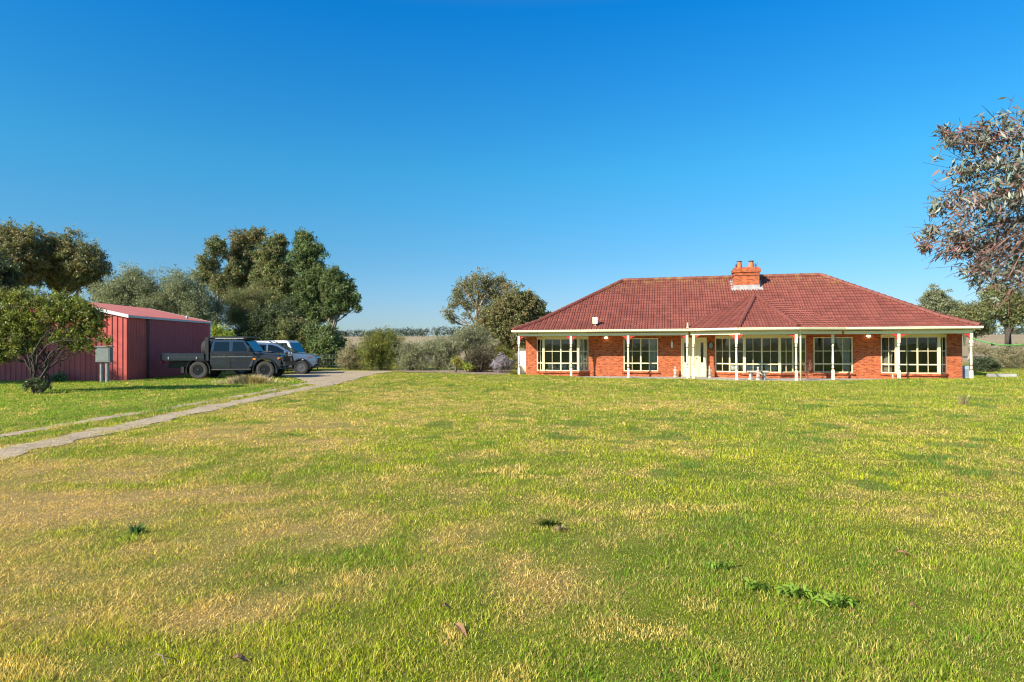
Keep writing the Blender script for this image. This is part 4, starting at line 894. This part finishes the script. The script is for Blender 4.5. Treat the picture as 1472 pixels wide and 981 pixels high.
def rosestick():
    o = placed('bare_rose_bush', 'bare twiggy rose bush between the downpipe and the flat window', 'plant', 15.35, .55, ZS-.12); q = MB()
    for k in range(9): 
        p = branch(q, (rng.normal()*.06, rng.normal()*.06, 0), (rng.normal()*.28, rng.normal()*.2, .5+rng.random()*.75), .014, .006, 4, .05, 5)
        for j in range(2): branch(q, p[rng.integers(2, 5)], p[-1]+rng.normal(size=3)*.16, .007, .004, 2, .05, 4)
    q.build('stem', M['twig'], o, fix=False)
rosestick()
a = np.array(H(22.6, .25, 1.88)); b = atpx(1500, 491.5, 21.); q = MB(); pts = [a+(b-a)*t+np.array([0, 0, -.22*math.sin(math.pi*t)]) for t in np.linspace(0, 1, 20)]
q.tube([p-a for p in pts], .028, 6); o = empty('rope', tuple(a), 0, 'bright green rope strung from the end veranda post toward the near gum', 'rope'); q.build('line', M['greenrope'], o)
q = MB(); pg = pts[7]-a; q.box(pg[0]-.07, pg[0]+.07, pg[1]-.02, pg[1]+.02, pg[2]-.07, pg[2]+.02); q.build('peg', M['black'], o)

# ------------------------------------------------------------------ red shed
SA = R(3); shed = empty('red_shed', (-18.4, 29.9, 0), SA, 'red ribbed steel shed with low gable roof and sliding side doors', 'shed')
SW, SLn, SE, SP = 7.2, 9.0, 3.13, 3.92        # width, length, eave, peak
def ribwall(mb, a, b, ztop, z0=-.05, pitch=.245, h=.03):
    a = np.array(a, float); b = np.array(b, float); L = np.linalg.norm(b-a); d = (b-a)/L; n = np.array([d[1], -d[0]]); us, hs_ = [0.], [0.]; k = 0
    while k*pitch+.2 < L:
        for q, hh in ((.10, 0), (.115, h), (.15, h), (.165, 0)): us.append(k*pitch+q); hs_.append(hh)
        k += 1
    us.append(L); hs_.append(0); vs = []
    for u, hh in zip(us, hs_):
        p = a+d*u+n*hh; vs += [(p[0], p[1], z0), (p[0], p[1], ztop(u, p))]
    mb.add(vs, [(2*i, 2*i+2, 2*i+3, 2*i+1) for i in range(len(us)-1)])
def gable(u, p): return SE+(SP-SE)*(1-abs(p[0]+SW/2)/(SW/2))-.02
wb = MB(); ribwall(wb, (-SW, 0), (0, 0), gable); ribwall(wb, (0, 0), (0, SLn), lambda u, p: SE-.02); ribwall(wb, (0, SLn), (-SW, SLn), gable); ribwall(wb, (-SW, SLn), (-SW, 0), lambda u, p: SE-.02)
wb.build('wall', M['shed'], shed, fix=False)
rf = MB()
for sgn in (0, 1):
    us, hs_ = [], []; k = 0
    while k*.2 < SLn+.1:
        for q, hh in ((0, 0), (.08, 0), (.095, .025), (.13, .025), (.145, 0)): us.append(-.08+k*.2+q); hs_.append(hh)
        k += 1
    vs = []
    for u, hh in zip(us, hs_):
        x = .12 if sgn == 0 else -SW-.12; vs += [(x, u, SE-.02+hh), (-SW/2, u, SP+.02+hh)]
    rf.add(vs, [(2*i, 2*i+2, 2*i+3, 2*i+1) for i in range(len(us)-1)])
rf.build('roof', M['shed_roof'], shed)
for y in (-.10, SLn+.06):
    q = MB()
    for x0, x1 in ((.13, -SW/2), (-SW-.13, -SW/2)):
        z0, z1 = SE-.05, SP-.01; q.add([(x0, y, z0-.10), (x1, y, z1-.10), (x1, y, z1+.06), (x0, y, z0+.06), (x0, y+.045, z0-.10), (x1, y+.045, z1-.10), (x1, y+.045, z1+.06), (x0, y+.045, z0+.06)],
              [(0, 1, 2, 3), (7, 6, 5, 4), (0, 4, 5, 1), (3, 2, 6, 7), (0, 3, 7, 4), (1, 5, 6, 2)])
    q.build('barge_board', M['barge'], shed)
q = MB(); q.box(.045, .16, -.05, SLn+.08, SE-.13, SE-.03); q.build('gutter', M['zinc'], shed, bevel=.012)
q = MB(); q.tube([(.10, SLn+.02, SE-.1), (.09, SLn+.02, 0)], .045, 10); q.build('downpipe', M['zinc'], shed)
q = MB(); q.box(.034, .05, 1.78, 1.92, .02, SE-.135); q.build('dark_gap_strip', M['black'], shed)  # black strip painted in for the dark gap beside the sliding doors
for y0, y1 in ((1.93, 4.45), (4.47, 6.7), (6.72, SLn-.05)):
    q = MB(); q.box(.035, .075, y0, y1, .03, SE-.14)
    for k in range(int((y1-y0)/.42)): q.box(.0751, .081, y0+.2+k*.42, y0+.222+k*.42, .05, SE-.16)
    q.build('sliding_door', M['door_steel'], shed)
q = MB(); q.lathe([(.001, -.09), (.06, -.07), (.10, .0), (.10, .02)], 12, (.1, 6.0, SE+.16), 'x'); q.tube([(.05, 6.0, SE), (.09, 6.0, SE+.16)], .02, 6); q.build('flood_light', M['zinc'], shed)
def meterbox():
    x, y = float(atpx(150, 500, 28.4)[0]), 28.4; o = empty('meter_box', (x, y, 0), R(4), 'grey electricity meter box on two pipes in front of the shed wall', 'meter box')
    q = MB(); q.box(-.31, .31, -.14, .14, .92, 1.58); q.add([(-.34, -.18, 1.58), (.34, -.18, 1.58), (.34, .16, 1.60), (-.34, .16, 1.60), (-.34, -.18, 1.61), (.34, -.18, 1.61), (.34, .16, 1.66), (-.34, .16, 1.66)], [(0, 3, 2, 1), (4, 5, 6, 7), (0, 1, 5, 4), (1, 2, 6, 5), (2, 3, 7, 6), (3, 0, 4, 7)])
    q.build('case', M['greybox'], o, bevel=.01); MB().box(-.27, .27, -.152, -.141, .97, 1.54).build('door', M['greybox'], o, bevel=.01)
    for px in (-.13, .13): MB().tube([(px, 0, -.05), (px, 0, .92)], .075 if px > 0 else .06, 12).build('leg', M['pipe'], o)
meterbox()

# ------------------------------------------------------------------ vehicles (x forward, right side is -y)
def arc(cx, cz, r, a0, a1, n=9): return [(cx+r*math.cos(R(a0+(a1-a0)*i/n)), cz+r*math.sin(R(a0+(a1-a0)*i/n))) for i in range(n+1)]
def wheel(parent, x, y, r, w_, rim, mtyre='dust', sp=6):
    s = -1 if y < 0 else 1
    t = MB(); rr = r; prof = [(rr*.60, -w_*.42), (rr*.80, -w_*.5), (rr*.94, -w_*.47), (rr, -w_*.36), (rr, w_*.36), (rr*.94, w_*.47), (rr*.80, w_*.5), (rr*.60, w_*.42), (rr*.57, w_*.3), (rr*.57, -w_*.3), (rr*.60, -w_*.42)]
    t.lathe(prof, 28, (x, y, r), 'y', cap=False)
    for k in range(28):
        a = 2*math.pi*k/28; c, sn = math.cos(a), math.sin(a)
        for e in (-1, 1):
            p = [(x+c*q-sn*u*.03, y+e*w_*v, r+sn*q+c*u*.03) for q in (r*.955, r*1.018) for u, v in ((-1, .12), (1, .12), (1, .47), (-1, .47))]
            t.add(p, [(0, 1, 2, 3), (7, 6, 5, 4), (0, 4, 5, 1), (1, 5, 6, 2), (2, 6, 7, 3), (3, 7, 4, 0)])
    wo = t.build('wheel', M[mtyre], parent)
    q = MB(); yo = y+s*w_*.36
    q.lathe([(r*.62, 0), (r*.60, s*.02), (r*.54, s*.015), (r*.52, -s*.05), (r*.05, -s*.06)], 24, (x, yo, r), 'y'); q.lathe([(r*.14, -s*.06), (r*.13, s*.02), (r*.05, s*.03)], 14, (x, yo, r), 'y')
    for k in range(sp):
        a = 2*math.pi*k/sp+.3; c, sn = math.cos(a), math.sin(a); b = r*.075
        p = [(x+c*q-sn*u*b, yo+s*v, r+sn*q+c*u*b) for q in (r*.1, r*.55) for u, v in ((-1, -.03), (1, -.03), (1, .008), (-1, .008))]
        q.add(p, [(0, 1, 2, 3), (7, 6, 5, 4), (0, 4, 5, 1), (1, 5, 6, 2), (2, 6, 7, 3), (3, 7, 4, 0)])
    q.build('rim', M[rim], wo)
def sidepane(parent, poly, hw, name='side_window', off=.006, mat='cglass'):
    for s in (-1, 1):
        n = len(poly); q = MB(); vs = [(x, s*(hw(x, z)+off), z) for x, z in poly]+[(x, s*(hw(x, z)-.02), z) for x, z in poly]
        q.add(vs, [tuple(range(n)), tuple(range(n, 2*n))[::-1]]+[(i, i+n, (i+1) % n+n, (i+1) % n) for i in range(n)]); q.build(name, M[mat], parent)
def ute():
    xw = (295.5-CX)/F*31.8; o = empty('utility_truck', (-13.93, 31.9, .0), R(2.5), 'dark grey dual-cab tray-back utility truck with bull bar and roof rack', 'utility truck')
    wb2, r = 1.62, .43
    bodyhw = lambda x, z: .86-.05*max(0, (z-1.15))
    # cab lower body with doors
    MB().xz([(-1.02, .50), (.80, .50), (.98, .62), (1.06, .98), (1.06, 1.32), (-1.08, 1.32), (-1.08, .75)], lambda x, z: .85 if z > .6 else .82).build('body', M['ute'], o, bevel=.035)
    gh = lambda x, z: .84-.16*(z-1.32)
    MB().xz([(-1.06, 1.315), (1.00, 1.315), (.60, 1.88), (.48, 1.94), (-.98, 1.94), (-1.06, 1.86)], gh).build('cab', M['ute'], o, bevel=.04)
    sidepane(o, [(-.92, 1.37), (-.16, 1.37), (-.16, 1.83), (-.86, 1.83)], gh); sidepane(o, [(.02, 1.37), (.80, 1.37), (.50, 1.83), (.02, 1.83)], gh)
    q = MB(); q.add([(1.012, -.70, 1.36), (1.012, .70, 1.36), (.632, .64, 1.87), (.632, -.64, 1.87), (1.03, -.70, 1.36), (1.03, .70, 1.36), (.65, .64, 1.87), (.65, -.64, 1.87)], [(0, 1, 2, 3), (7, 6, 5, 4), (0, 4, 5, 1), (1, 5, 6, 2), (2, 6, 7, 3), (3, 7, 4, 0)]); q.build('windscreen', M['wglass'], o)
    # bonnet and front wings with arch
    arch = arc(wb2, r, .56, 180, 0)
    MB().xz([(1.04, .62)]+arch+[(2.36, .62), (2.40, .95), (2.36, 1.12), (1.04, 1.20)], .83).build('wing', M['ute'], o, bevel=.03)
    MB().xz([(1.05, 1.17), (2.32, 1.10), (2.30, 1.20), (2.0, 1.26), (1.05, 1.33)], .70).build('bonnet', M['ute'], o, bevel=.05)
    q = MB(); q.box(1.3, 1.75, -.2, .2, 1.29, 1.36); q.build('bonnet_scoop', M['black'], o, bevel=.03)
    for s in (-1, 1):
        q = MB(); out = arc(wb2, r, .60, 195, -15, 12); inn = arc(wb2, r, .55, 195, -15, 12); n = len(out)
        for nm, c in (('flare', wb2), ('flare', -wb2)):
            dx = c-wb2; q = MB(); vs = []
            for (a, b), (c_, d_) in zip(out, inn): vs += [(a+dx, s*.80, b), (a+dx, s*.93, b-.03), (c_+dx, s*.925, d_), (c_+dx, s*.80, d_)]
            q.add(vs, [(4*i+k, 4*i+(k+1) % 4, 4*i+4+(k+1) % 4, 4*i+4+k) for i in range(n-1) for k in range(4)]+[(0, 1, 2, 3), tuple(4*n-4+k for k in (3, 2, 1, 0))]); q.build('wheel_flare', M['black'], o)
        q = MB(); q.box(1.02, 1.16, min(s*.83, s*.855), max(s*.83, s*.855), .92, 1.02); q.build('indicator', M['orange'], o, bevel=.01)
        q = MB(); q.box(2.36, 2.43, min(s*.52, s*.80), max(s*.52, s*.80), .90, 1.08); q.build('headlight', M['lens'], o, bevel=.02)
        q = MB(); q.box(2.22, 2.42, min(s*.81, s*.845), max(s*.81, s*.845), .95, 1.04); q.build('indicator', M['orange'], o, bevel=.01)
        q = MB(); q.tube([(.92, s*.84, 1.36), (.90, s*1.02, 1.42)], .02, 6); q.box(.86, .96, min(s*.97, s*1.14), max(s*.97, s*1.14), 1.34, 1.62); q.build('mirror', M['black'], o, bevel=.03)
        q = MB(); q.tube([(-.95, s*.9, .46), (.95, s*.9, .46)], .05, 10); q.tube([(-.6, s*.9, .46), (-.6, s*.6, .5)], .03, 6); q.tube([(.6, s*.9, .46), (.6, s*.6, .5)], .03, 6); q.build('side_step', M['black'], o)
        for x in (-.28, .70):
            q = MB(); q.box(x-.13, x, min(s*.85, s*.875), max(s*.85, s*.875), 1.13, 1.17); q.build('door_handle', M['black'], o, bevel=.008)
        q = MB(); q.box(-1.0, 1.0, min(s*.846, s*.858), max(s*.846, s*.858), 1.075, 1.095); q.build('belt_highlight', M['steel'], o)  # bright strip stands in for the highlight along the belt crease
        q = MB(); q.box(-.08, -.068, min(s*.84, s*.8515), max(s*.84, s*.8515), .55, 1.30); q.build('door_gap', M['black'], o)
    MB().xz([(2.40, .78), (2.44, .80), (2.44, 1.10), (2.38, 1.12)], .50).build('grille', M['black'], o)
    # bull bar
    q = MB(); q.box(2.50, 2.62, -.88, .88, .62, .84)
    for y in (-.42, .42): q.tube([(2.58, y, .6), (2.58, y, 1.02), (2.52, y*.97, 1.26)], .035, 8)
    q.tube([(2.30, -.86, .95), (2.46, -.82, 1.05), (2.54, -.44, 1.08), (2.55, .44, 1.08), (2.46, .82, 1.05), (2.30, .86, .95)], .034, 8); q.tube([(2.52, -.42, 1.25), (2.52, .42, 1.25)], .034, 8)
    q.tube([(2.46, -.82, 1.05), (2.50, -.84, .80)], .03, 8); q.tube([(2.46, .82, 1.05), (2.50, .84, .80)], .03, 8); q.build('bull_bar', M['black'], o)
    for y in (-.2, .2):
        q = MB(); q.lathe([(.001, -.05), (.07, -.04), (.105, 0), (.105, .03), (.10, .035)], 14, (2.60, y, 1.19), 'x'); q.build('spot_light', M['lens'], o)
    q = MB(); q.tube([(2.54, -.62, 1.05), (2.53, -.62, 2.02)], [.012, .006], 6); q.build('antenna', M['black'], o)
    # roof rack
    q = MB(); q.box(-1.0, .62, -.64, .64, 2.045, 2.06)
    for k in range(9): q.box(-.98+k*.195, -.90+k*.195, -.66, .66, 2.061, 2.085)
    for s in (-1, 1): q.box(-1.02, .64, min(s*.665, s*.70), max(s*.665, s*.70), 2.03, 2.10); [q.box(x-.02, x+.02, min(s*.64, s*.68), max(s*.64, s*.68), 1.93, 2.04) for x in (-.9, -.35, .2, .55)]
    q.box(.641, .70, -.70, .70, 2.02, 2.10); q.build('roof_rack', M['black'], o)
    q = MB(); q.box(-.86, .52, -.712, -.701, 1.99, 2.02)
    for k in range(14): q.box(-.85+k*.1, -.79+k*.1, -.722, -.7119, 1.985, 2.025)
    q.build('light_strip', M['lens'], o)
    # tray
    q = MB(); q.box(-3.38, -1.32, -.90, .90, .90, .97); q.build('tray_floor', M['black'], o)
    for s in (-1, 1):
        q = MB(); q.box(-3.38, -1.32, min(s*.90, s*.935), max(s*.90, s*.935), .95, 1.26); q.box(-3.38, -1.32, min(s*.936, s*.95), max(s*.936, s*.95), 1.19, 1.25); q.box(-3.38, -1.32, min(s*.936, s*.945), max(s*.936, s*.945), 1.02, 1.05); so2 = q.build('tray_side', M['ute'], o, bevel=.008)
        [MB().box(x, x+.06, min(s*.946, s*.965), max(s*.946, s*.965), .98, 1.10).build('latch', M['steel'], so2) for x in (-3.05, -1.7)]
    q = MB(); q.box(-3.42, -3.381, -.93, .93, .93, 1.26); q.build('tailgate', M['ute'], o, bevel=.008)
    q = MB(); q.box(-1.30, -1.12, -.88, -.80, .9, 2.04); q.box(-1.30, -1.12, .80, .88, .9, 2.04); q.box(-1.30, -1.12, -.80, .80, 1.98, 2.04); q.box(-1.24, -1.18, -.8, .8, .9, 1.30)
    for k in range(7): q.tube([(-1.21, -.6+k*.2, 1.3), (-1.21, -.6+k*.2, 1.98)], .015, 6)
    q.build('headboard', M['black'], o, bevel=.01)
    q = MB(); t = [(.24, -.11), (.36, -.13), (.41, -.11), (.43, -.08), (.43, .08), (.41, .11), (.36, .13), (.24, .11)]; q.lathe(t, 24, (-1.47, -.25, 1.50), 'x'); sw = q.build('spare_wheel', M['rubber'], o); q = MB(); q.lathe([(.25, -.04), (.23, .02), (.05, .03)], 18, (-1.47, -.25, 1.50), 'x'); q.build('rim', M['alloy'], sw)
    q = MB(); q.box(-3.3, 2.4, -.42, -.30, .52, .66); q.box(-3.3, 2.4, .30, .42, .52, .66); q.box(-.9, 2.2, -.29, .29, .45, .75); q.box(-3.2, -2.2, -.5, .5, .6, .86); q.tube([(-wb2, -.7, r), (-wb2, .7, r)], .07, 8); q.tube([(wb2, -.7, r), (wb2, .7, r)], .07, 8)
    q.box(-2.5, -2.35, -.8, .8, .3, .6); q.build('chassis', M['black'], o)
    [MB().box(-3.43, -3.39, a, a+.26, .78, .9).build('tail_light', M['redlens'], o) for a in (-.86, .6)]
    for x in (-wb2, wb2):
        for y in (-.76, .76): wheel(o, x, y, r, .27, 'alloy', 'dust', 6)
ute()
def suv():
    o = empty('car', (-13.72, 36.2, .0), R(9), 'silver-blue car with black wheels parked behind the dark utility truck', 'car'); r, a, b = .40, 1.60, -1.60
    poly = [(-2.28, .45)]+arc(b, r, .47, 180, 0)+[(-1.0, .36), (1.0, .36)]+arc(a, r, .47, 180, 0)+[(2.28, .44), (2.45, .58), (2.50, .80), (2.44, .98), (2.2, 1.10), (1.15, 1.19), (-2.3, 1.20), (-2.46, 1.0), (-2.44, .6)]
    MB().xz(poly, lambda x, z: .93-.06*abs(z-.8)-.10*max(0, abs(x)-1.7)).build('body', M['suv'], o, bevel=.05)
    gh = lambda x, z: .88-.26*(z-1.17)
    MB().xz([(-2.3, 1.18), (1.22, 1.17), (.35, 1.70), (.05, 1.79), (-1.2, 1.85), (-2.05, 1.79), (-2.22, 1.58)], gh).build('cabin', M['suv'], o, bevel=.05)
    sidepane(o, [(-.20, 1.22), (.92, 1.21), (.28, 1.60), (.0, 1.68), (-.20, 1.69)], gh); sidepane(o, [(-1.30, 1.23), (-.30, 1.22), (-.30, 1.69), (-1.26, 1.72)], gh); sidepane(o, [(-2.05, 1.26), (-1.42, 1.24), (-1.38, 1.71), (-1.9, 1.68)], gh)
    q = MB(); q.add([(1.16, -.76, 1.23), (1.16, .76, 1.23), (.36, .70, 1.715), (.36, -.70, 1.715), (1.18, -.76, 1.23), (1.18, .76, 1.23), (.39, .70, 1.725), (.39, -.70, 1.725)], [(0, 1, 2, 3), (7, 6, 5, 4), (0, 4, 5, 1), (1, 5, 6, 2), (2, 6, 7, 3), (3, 7, 4, 0)]); q.build('windscreen', M['wglass'], o)
    for s in (-1, 1):
        q = MB(); q.tube([(-2.0, s*.69, 1.80), (-1.8, s*.69, 1.91), (-.2, s*.69, 1.90), (.05, s*.68, 1.78)], .025, 6); q.build('roof_rail', M['black'], o)
        q = MB(); out = arc(a, r, .53, 195, -10, 12); inn = arc(a, r, .46, 195, -10, 12)
        for c in (a, b):
            q = MB(); vs = []; 
            for (u, v), (u2, v2) in zip(out, inn): vs += [(u+c-a, s*.84, v), (u+c-a, s*.945, v-.02), (u2+c-a, s*.955, v2), (u2+c-a, s*.84, v2)]
            q.add(vs, [(4*i+k, 4*i+(k+1) % 4, 4*i+4+(k+1) % 4, 4*i+4+k) for i in range(len(out)-1) for k in range(4)]); q.build('wheel_arch', M['black'], o)
        q = MB(); q.xz([(2.14, .90), (2.47, .86), (2.42, 1.0), (2.16, 1.06)], .01); q.v = [(x, s*(.86-.5*max(0, x-2.2))+y, z) for x, y, z in q.v]; q.build('headlight', M['cglass'], o, bevel=.01)
        q = MB(); q.box(.72, .90, min(s*.90, s*1.1), max(s*.90, s*1.1), 1.16, 1.33); q.build('mirror', M['suv'], o, bevel=.04)
        q = MB(); q.box(2.02, 2.13, min(s*.86, s*.895), max(s*.86, s*.895), .93, .98); q.build('side_marker', M['redlens'], o)
        q = MB(); q.box(-1.05, 1.05, min(s*.86, s*.93), max(s*.86, s*.93), .34, .42); q.build('side_skirt', M['black'], o, bevel=.02)
        for x in (-.5, .6): q = MB(); q.box(x-.2, x-.02, min(s*.905, s*.93), max(s*.905, s*.93), 1.02, 1.06); q.build('door_handle', M['suv'], o, bevel=.008)
    q = MB(); q.box(2.46, 2.52, -.5, .5, .62, .92); q.build('grille', M['black'], o, bevel=.02); q = MB(); q.box(2.2, 2.46, -.8, .8, .36, .50); q.build('bumper', M['black'], o, bevel=.03)
    q = MB(); q.box(-2.2, 2.2, -.6, .6, .3, .6); q.build('chassis', M['black'], o)
    for x in (a, b):
        for y in (-.79, .79): wheel(o, x, y, r, .24, 'salloy', 'rubber', 6)
suv()
def wagon():
    o = empty('car', (-14.65, 40.2, .0), R(-6), 'boxy white four-wheel-drive wagon parked farthest behind the silver-blue car', 'car'); r, a, b = .38, 1.22, -1.35
    poly = [(-2.25, .5)]+arc(b, r, .46, 180, 0)+arc(a, r, .46, 180, 0)+[(1.86, .5), (1.9, .9), (1.82, 1.06), (1.05, 1.15), (-2.2, 1.15)]
    MB().xz(poly, .88).build('body', M['wwagon'], o, bevel=.05); gh = lambda x, z: .86-.14*(z-1.13)
    MB().xz([(-2.2, 1.13), (1.08, 1.13), (.72, 1.82), (.55, 1.95), (-2.0, 1.97), (-2.16, 1.85)], gh).build('cabin', M['wwagon'], o, bevel=.06)
    sidepane(o, [(-.1, 1.2), (.86, 1.2), (.56, 1.80), (-.1, 1.80)], gh); sidepane(o, [(-1.0, 1.2), (-.2, 1.2), (-.2, 1.80), (-1.0, 1.80)], gh); sidepane(o, [(-2.0, 1.2), (-1.12, 1.2), (-1.12, 1.80), (-1.95, 1.80)], gh)
    q = MB(); q.add([(1.06, -.74, 1.2), (1.06, .74, 1.2), (.74, .70, 1.82), (.74, -.70, 1.82), (1.085, -.74, 1.2), (1.085, .74, 1.2), (.765, .70, 1.82), (.765, -.70, 1.82)], [(0, 1, 2, 3), (7, 6, 5, 4), (0, 4, 5, 1), (1, 5, 6, 2), (2, 6, 7, 3), (3, 7, 4, 0)]); q.build('windscreen', M['wglass'], o)
    for s in (-1, 1): q = MB(); q.box(.72, .88, min(s*.88, s*1.08), max(s*.88, s*1.08), 1.18, 1.42); q.build('mirror', M['black'], o, bevel=.03)
    q = MB(); q.box(1.86, 1.94, -.6, .6, .7, .95); q.build('grille', M['black'], o); q = MB(); q.box(-2.1, 1.8, -.6, .6, .32, .6); q.build('chassis', M['black'], o)
    for s in (-1, 1): q = MB(); q.box(1.86, 1.935, min(s*.62, s*.82), max(s*.62, s*.82), .75, .95); q.build('headlight', M['lens'], o, bevel=.02)
    for x in (a, b):
        for y in (-.75, .75): wheel(o, x, y, r, .23, 'salloy', 'rubber', 6)
wagon()

# ------------------------------------------------------------------ small things on the ground
def fence():
    x0, y0 = -13.2, 42.5; o = empty('wire_fence', (x0, y0, 0), R(8), 'low wire fence with thin posts beside the shrubs at the end of the yard', 'fence')
    for k in range(3): MB().tube([(k*1.6, 0, -.1), (k*1.6, 0, 1.05)], .04, 8).build('post', M['wood'], o)
    q = MB()
    for z in (.25, .5, .75, .98): q.tube([(-.6, 0, z), (3.8, 0, z)], .008, 4)
    for k in range(22): q.tube([(-.6+k*.2, 0, .25), (-.6+k*.2, 0, .98)], .004, 4)
    q.build('wire', M['steel'], o)
fence()
def tuft(x, y, n, h, spread, pal, label, cat='grass tuft', L=None, name='grass_tuft', flat=.5, wid=.006):
    P, Cc = [], []; z = float(gz(x, y)); pl = np.array(pal)
    for k in range(n):
        a = rng.random()*6.28; rr = spread*abs(rng.normal())*.6; bx, by = rr*math.cos(a), rr*math.sin(a)*.6; hh = h*(.35+.9*rng.random()**1.5)*math.exp(-.35*(rr/spread)**2); le = np.array([math.cos(a), math.sin(a)])*hh*flat*(.4+rng.random()); s = np.array([-math.sin(a+.7), math.cos(a+.7)])*wid
        P += [(bx-s[0], by-s[1], -.01), (bx+s[0], by+s[1], -.01), (bx+le[0]*.4+s[0]*1.3, by+le[1]*.4+s[1]*1.3, hh*.6), (bx+le[0], by+le[1], hh), (bx+le[0]*.4-s[0]*1.3, by+le[1]*.4-s[1]*1.3, hh*.6)]
        Cc += [pl[rng.integers(len(pl))]*(.7+.6*rng.random())]*5
    i = np.arange(n)*5; o = np_mesh(name, np.array(P), np.full(n, 5), np.stack([i, i+1, i+2, i+3, i+4], 1).ravel(), M['blade'], np.array(Cc)); o.location = (x, y, z); return tag(o, label, cat)
def gpt(px, py): Y = CAMH*F/(py-hor(px)); return (px-CX)/F*Y, Y
STR = [(.50, .40, .22), (.42, .32, .18), (.56, .47, .29), (.36, .26, .15)]
x, y = gpt(358, 551.5); tuft(x, y, 1500, .36, 1.15, STR, 'dry straw-coloured grass clump in front of the utility truck', wid=.010)
x, y = gpt(785, 762); tuft(x, y, 260, .06, .12, [(.07, .10, .02), (.10, .13, .025)], 'dark green grass tuft in the middle of the lawn', wid=.003)
x, y = gpt(805, 770); tuft(x, y, 240, .05, .06, STR, 'pale dry grass tuft next to the dark tuft in the middle of the lawn', wid=.002)
x, y = gpt(195, 772); tuft(x, y, 60, .09, .06, [(.08, .17, .06), (.11, .20, .07)], 'blue-green upright weed tuft on the drier side of the lawn', 'weed', wid=.006)
x, y = gpt(1385, 583); tuft(x, y, 60, .32, .12, STR, 'tall seeding grass stalk on the lawn before the end of the house', wid=.004)
def rosette(px, py, n, L, label, name='broadleaf_weed', sp=.03):
    x, y = gpt(px, py); P, Cc, fp = [], [], []
    for k in range(n):
        a = rng.random()*6.28; l = .5*L*(.5+.7*rng.random()); w_ = l*.16; d = np.array([math.cos(a), math.sin(a)]); s = np.array([-d[1], d[0]]); ox, oy = rng.normal()*sp, rng.normal()*sp*.6
        for t, wv, hz in ((0, .15, .01), (.5, 1, .03+.025*rng.random()), (1, .1, .01+.045*rng.random())):
            P += [(ox+d[0]*l*t-s[0]*w_*wv, oy+d[1]*l*t-s[1]*w_*wv, hz+.010), (ox+d[0]*l*t+s[0]*w_*wv, oy+d[1]*l*t+s[1]*w_*wv, hz+.004)]
        Cc += [np.array([.24, .36, .05])*(.6+.7*rng.random())]*6
    i = np.arange(n)*6; lp = np.concatenate([np.stack([i, i+1, i+3, i+2], 1), np.stack([i+2, i+3, i+5, i+4], 1)]).ravel()
    o = np_mesh(name, np.array(P), np.full(2*n, 4), lp, M['blade'], np.array(Cc)); o.location = (x, y, float(gz(x, y))); tag(o, label, 'weed', 'broad-leaved weeds in the lawn')
rosette(1028, 828, 26, .13, 'dark broad-leaved weed alone in the lawn, nearest the middle', sp=.04)
rosette(1085, 856, 30, .12, 'broad-leaved weed at the house-door side of the weed patch in the near lawn', sp=.03)
rosette(1140, 866, 44, .16, 'wide broad-leaved weed cluster in the centre of the weed patch', sp=.045)
rosette(1200, 878, 48, .17, 'broad-leaved weed cluster at the outer side of the weed patch, nearest the frame edge', sp=.05)
rosette(185, 786, 10, .09, 'small flat weed in the drier side of the lawn below the straw patch', sp=.03)
def litter(px, py, label, L=.2, rz=0., name='stick', curl=.02):
    x, y = gpt(px, py); q = MB(); q.tube([(-L/2, 0, .02), (-L*.1, .01, .02+curl), (L/2, -.01, .04)], [.003, .004, .002], 6); q.tube([(0, .0, .022+curl), (L*.2, .04, .035)], [.003, .001], 5)
    o = q.build(name, M['wood'] if name == 'stick' else M['pot'], None); o.location = (x, y, float(gz(x, y))); o.rotation_euler = (0, 0, rz); tag(o, label, name.replace('_', ' '))
def leafl(px, py, label, L=.14, rz=0.):
    x, y = gpt(px, py); q = MB(); n = 6; vs = []
    for i in range(n+1):
        t = i/n; w_ = .024*math.sin(math.pi*min(1, t*1.02)+.02); vs += [((t-.5)*L, -w_*.8, .026+.015*math.sin(t*5)), ((t-.5)*L, 0, .018+.015*math.sin(t*5)), ((t-.5)*L, w_*.8, .028+.015*math.sin(t*5))]
    q.add(vs, [(3*i+k, 3*i+3+k, 3*i+4+k, 3*i+1+k) for i in range(n) for k in (0, 1)]); o = q.build('fallen_leaf', M['orangebark'], None, fix=False); o.location = (x, y, float(gz(x, y))); o.rotation_euler = (.2, .15, rz); tag(o, label, 'leaf', 'dry brown leaves on the lawn')
leafl(662, 916, 'curled dry brown leaf standing up in the grass, nearest the camera', .12, -.9)
leafl(640, 884, 'dry brown leaf just beyond the curled one in the near lawn', .08, .5)
leafl(1312, 884, 'flat orange-brown leaf in the near lawn beyond the weed patch', .10, .2)
leafl(1300, 808, 'long thin orange-brown leaf lying on the lawn, beyond the weed patch', .16, -.1)
leafl(345, 958, 'tan dead leaf at the bottom edge of the lawn', .10, .3)
litter(232, 962, 'pale dry twig lying in the grass at the bottom of the lawn', .22, -.8)
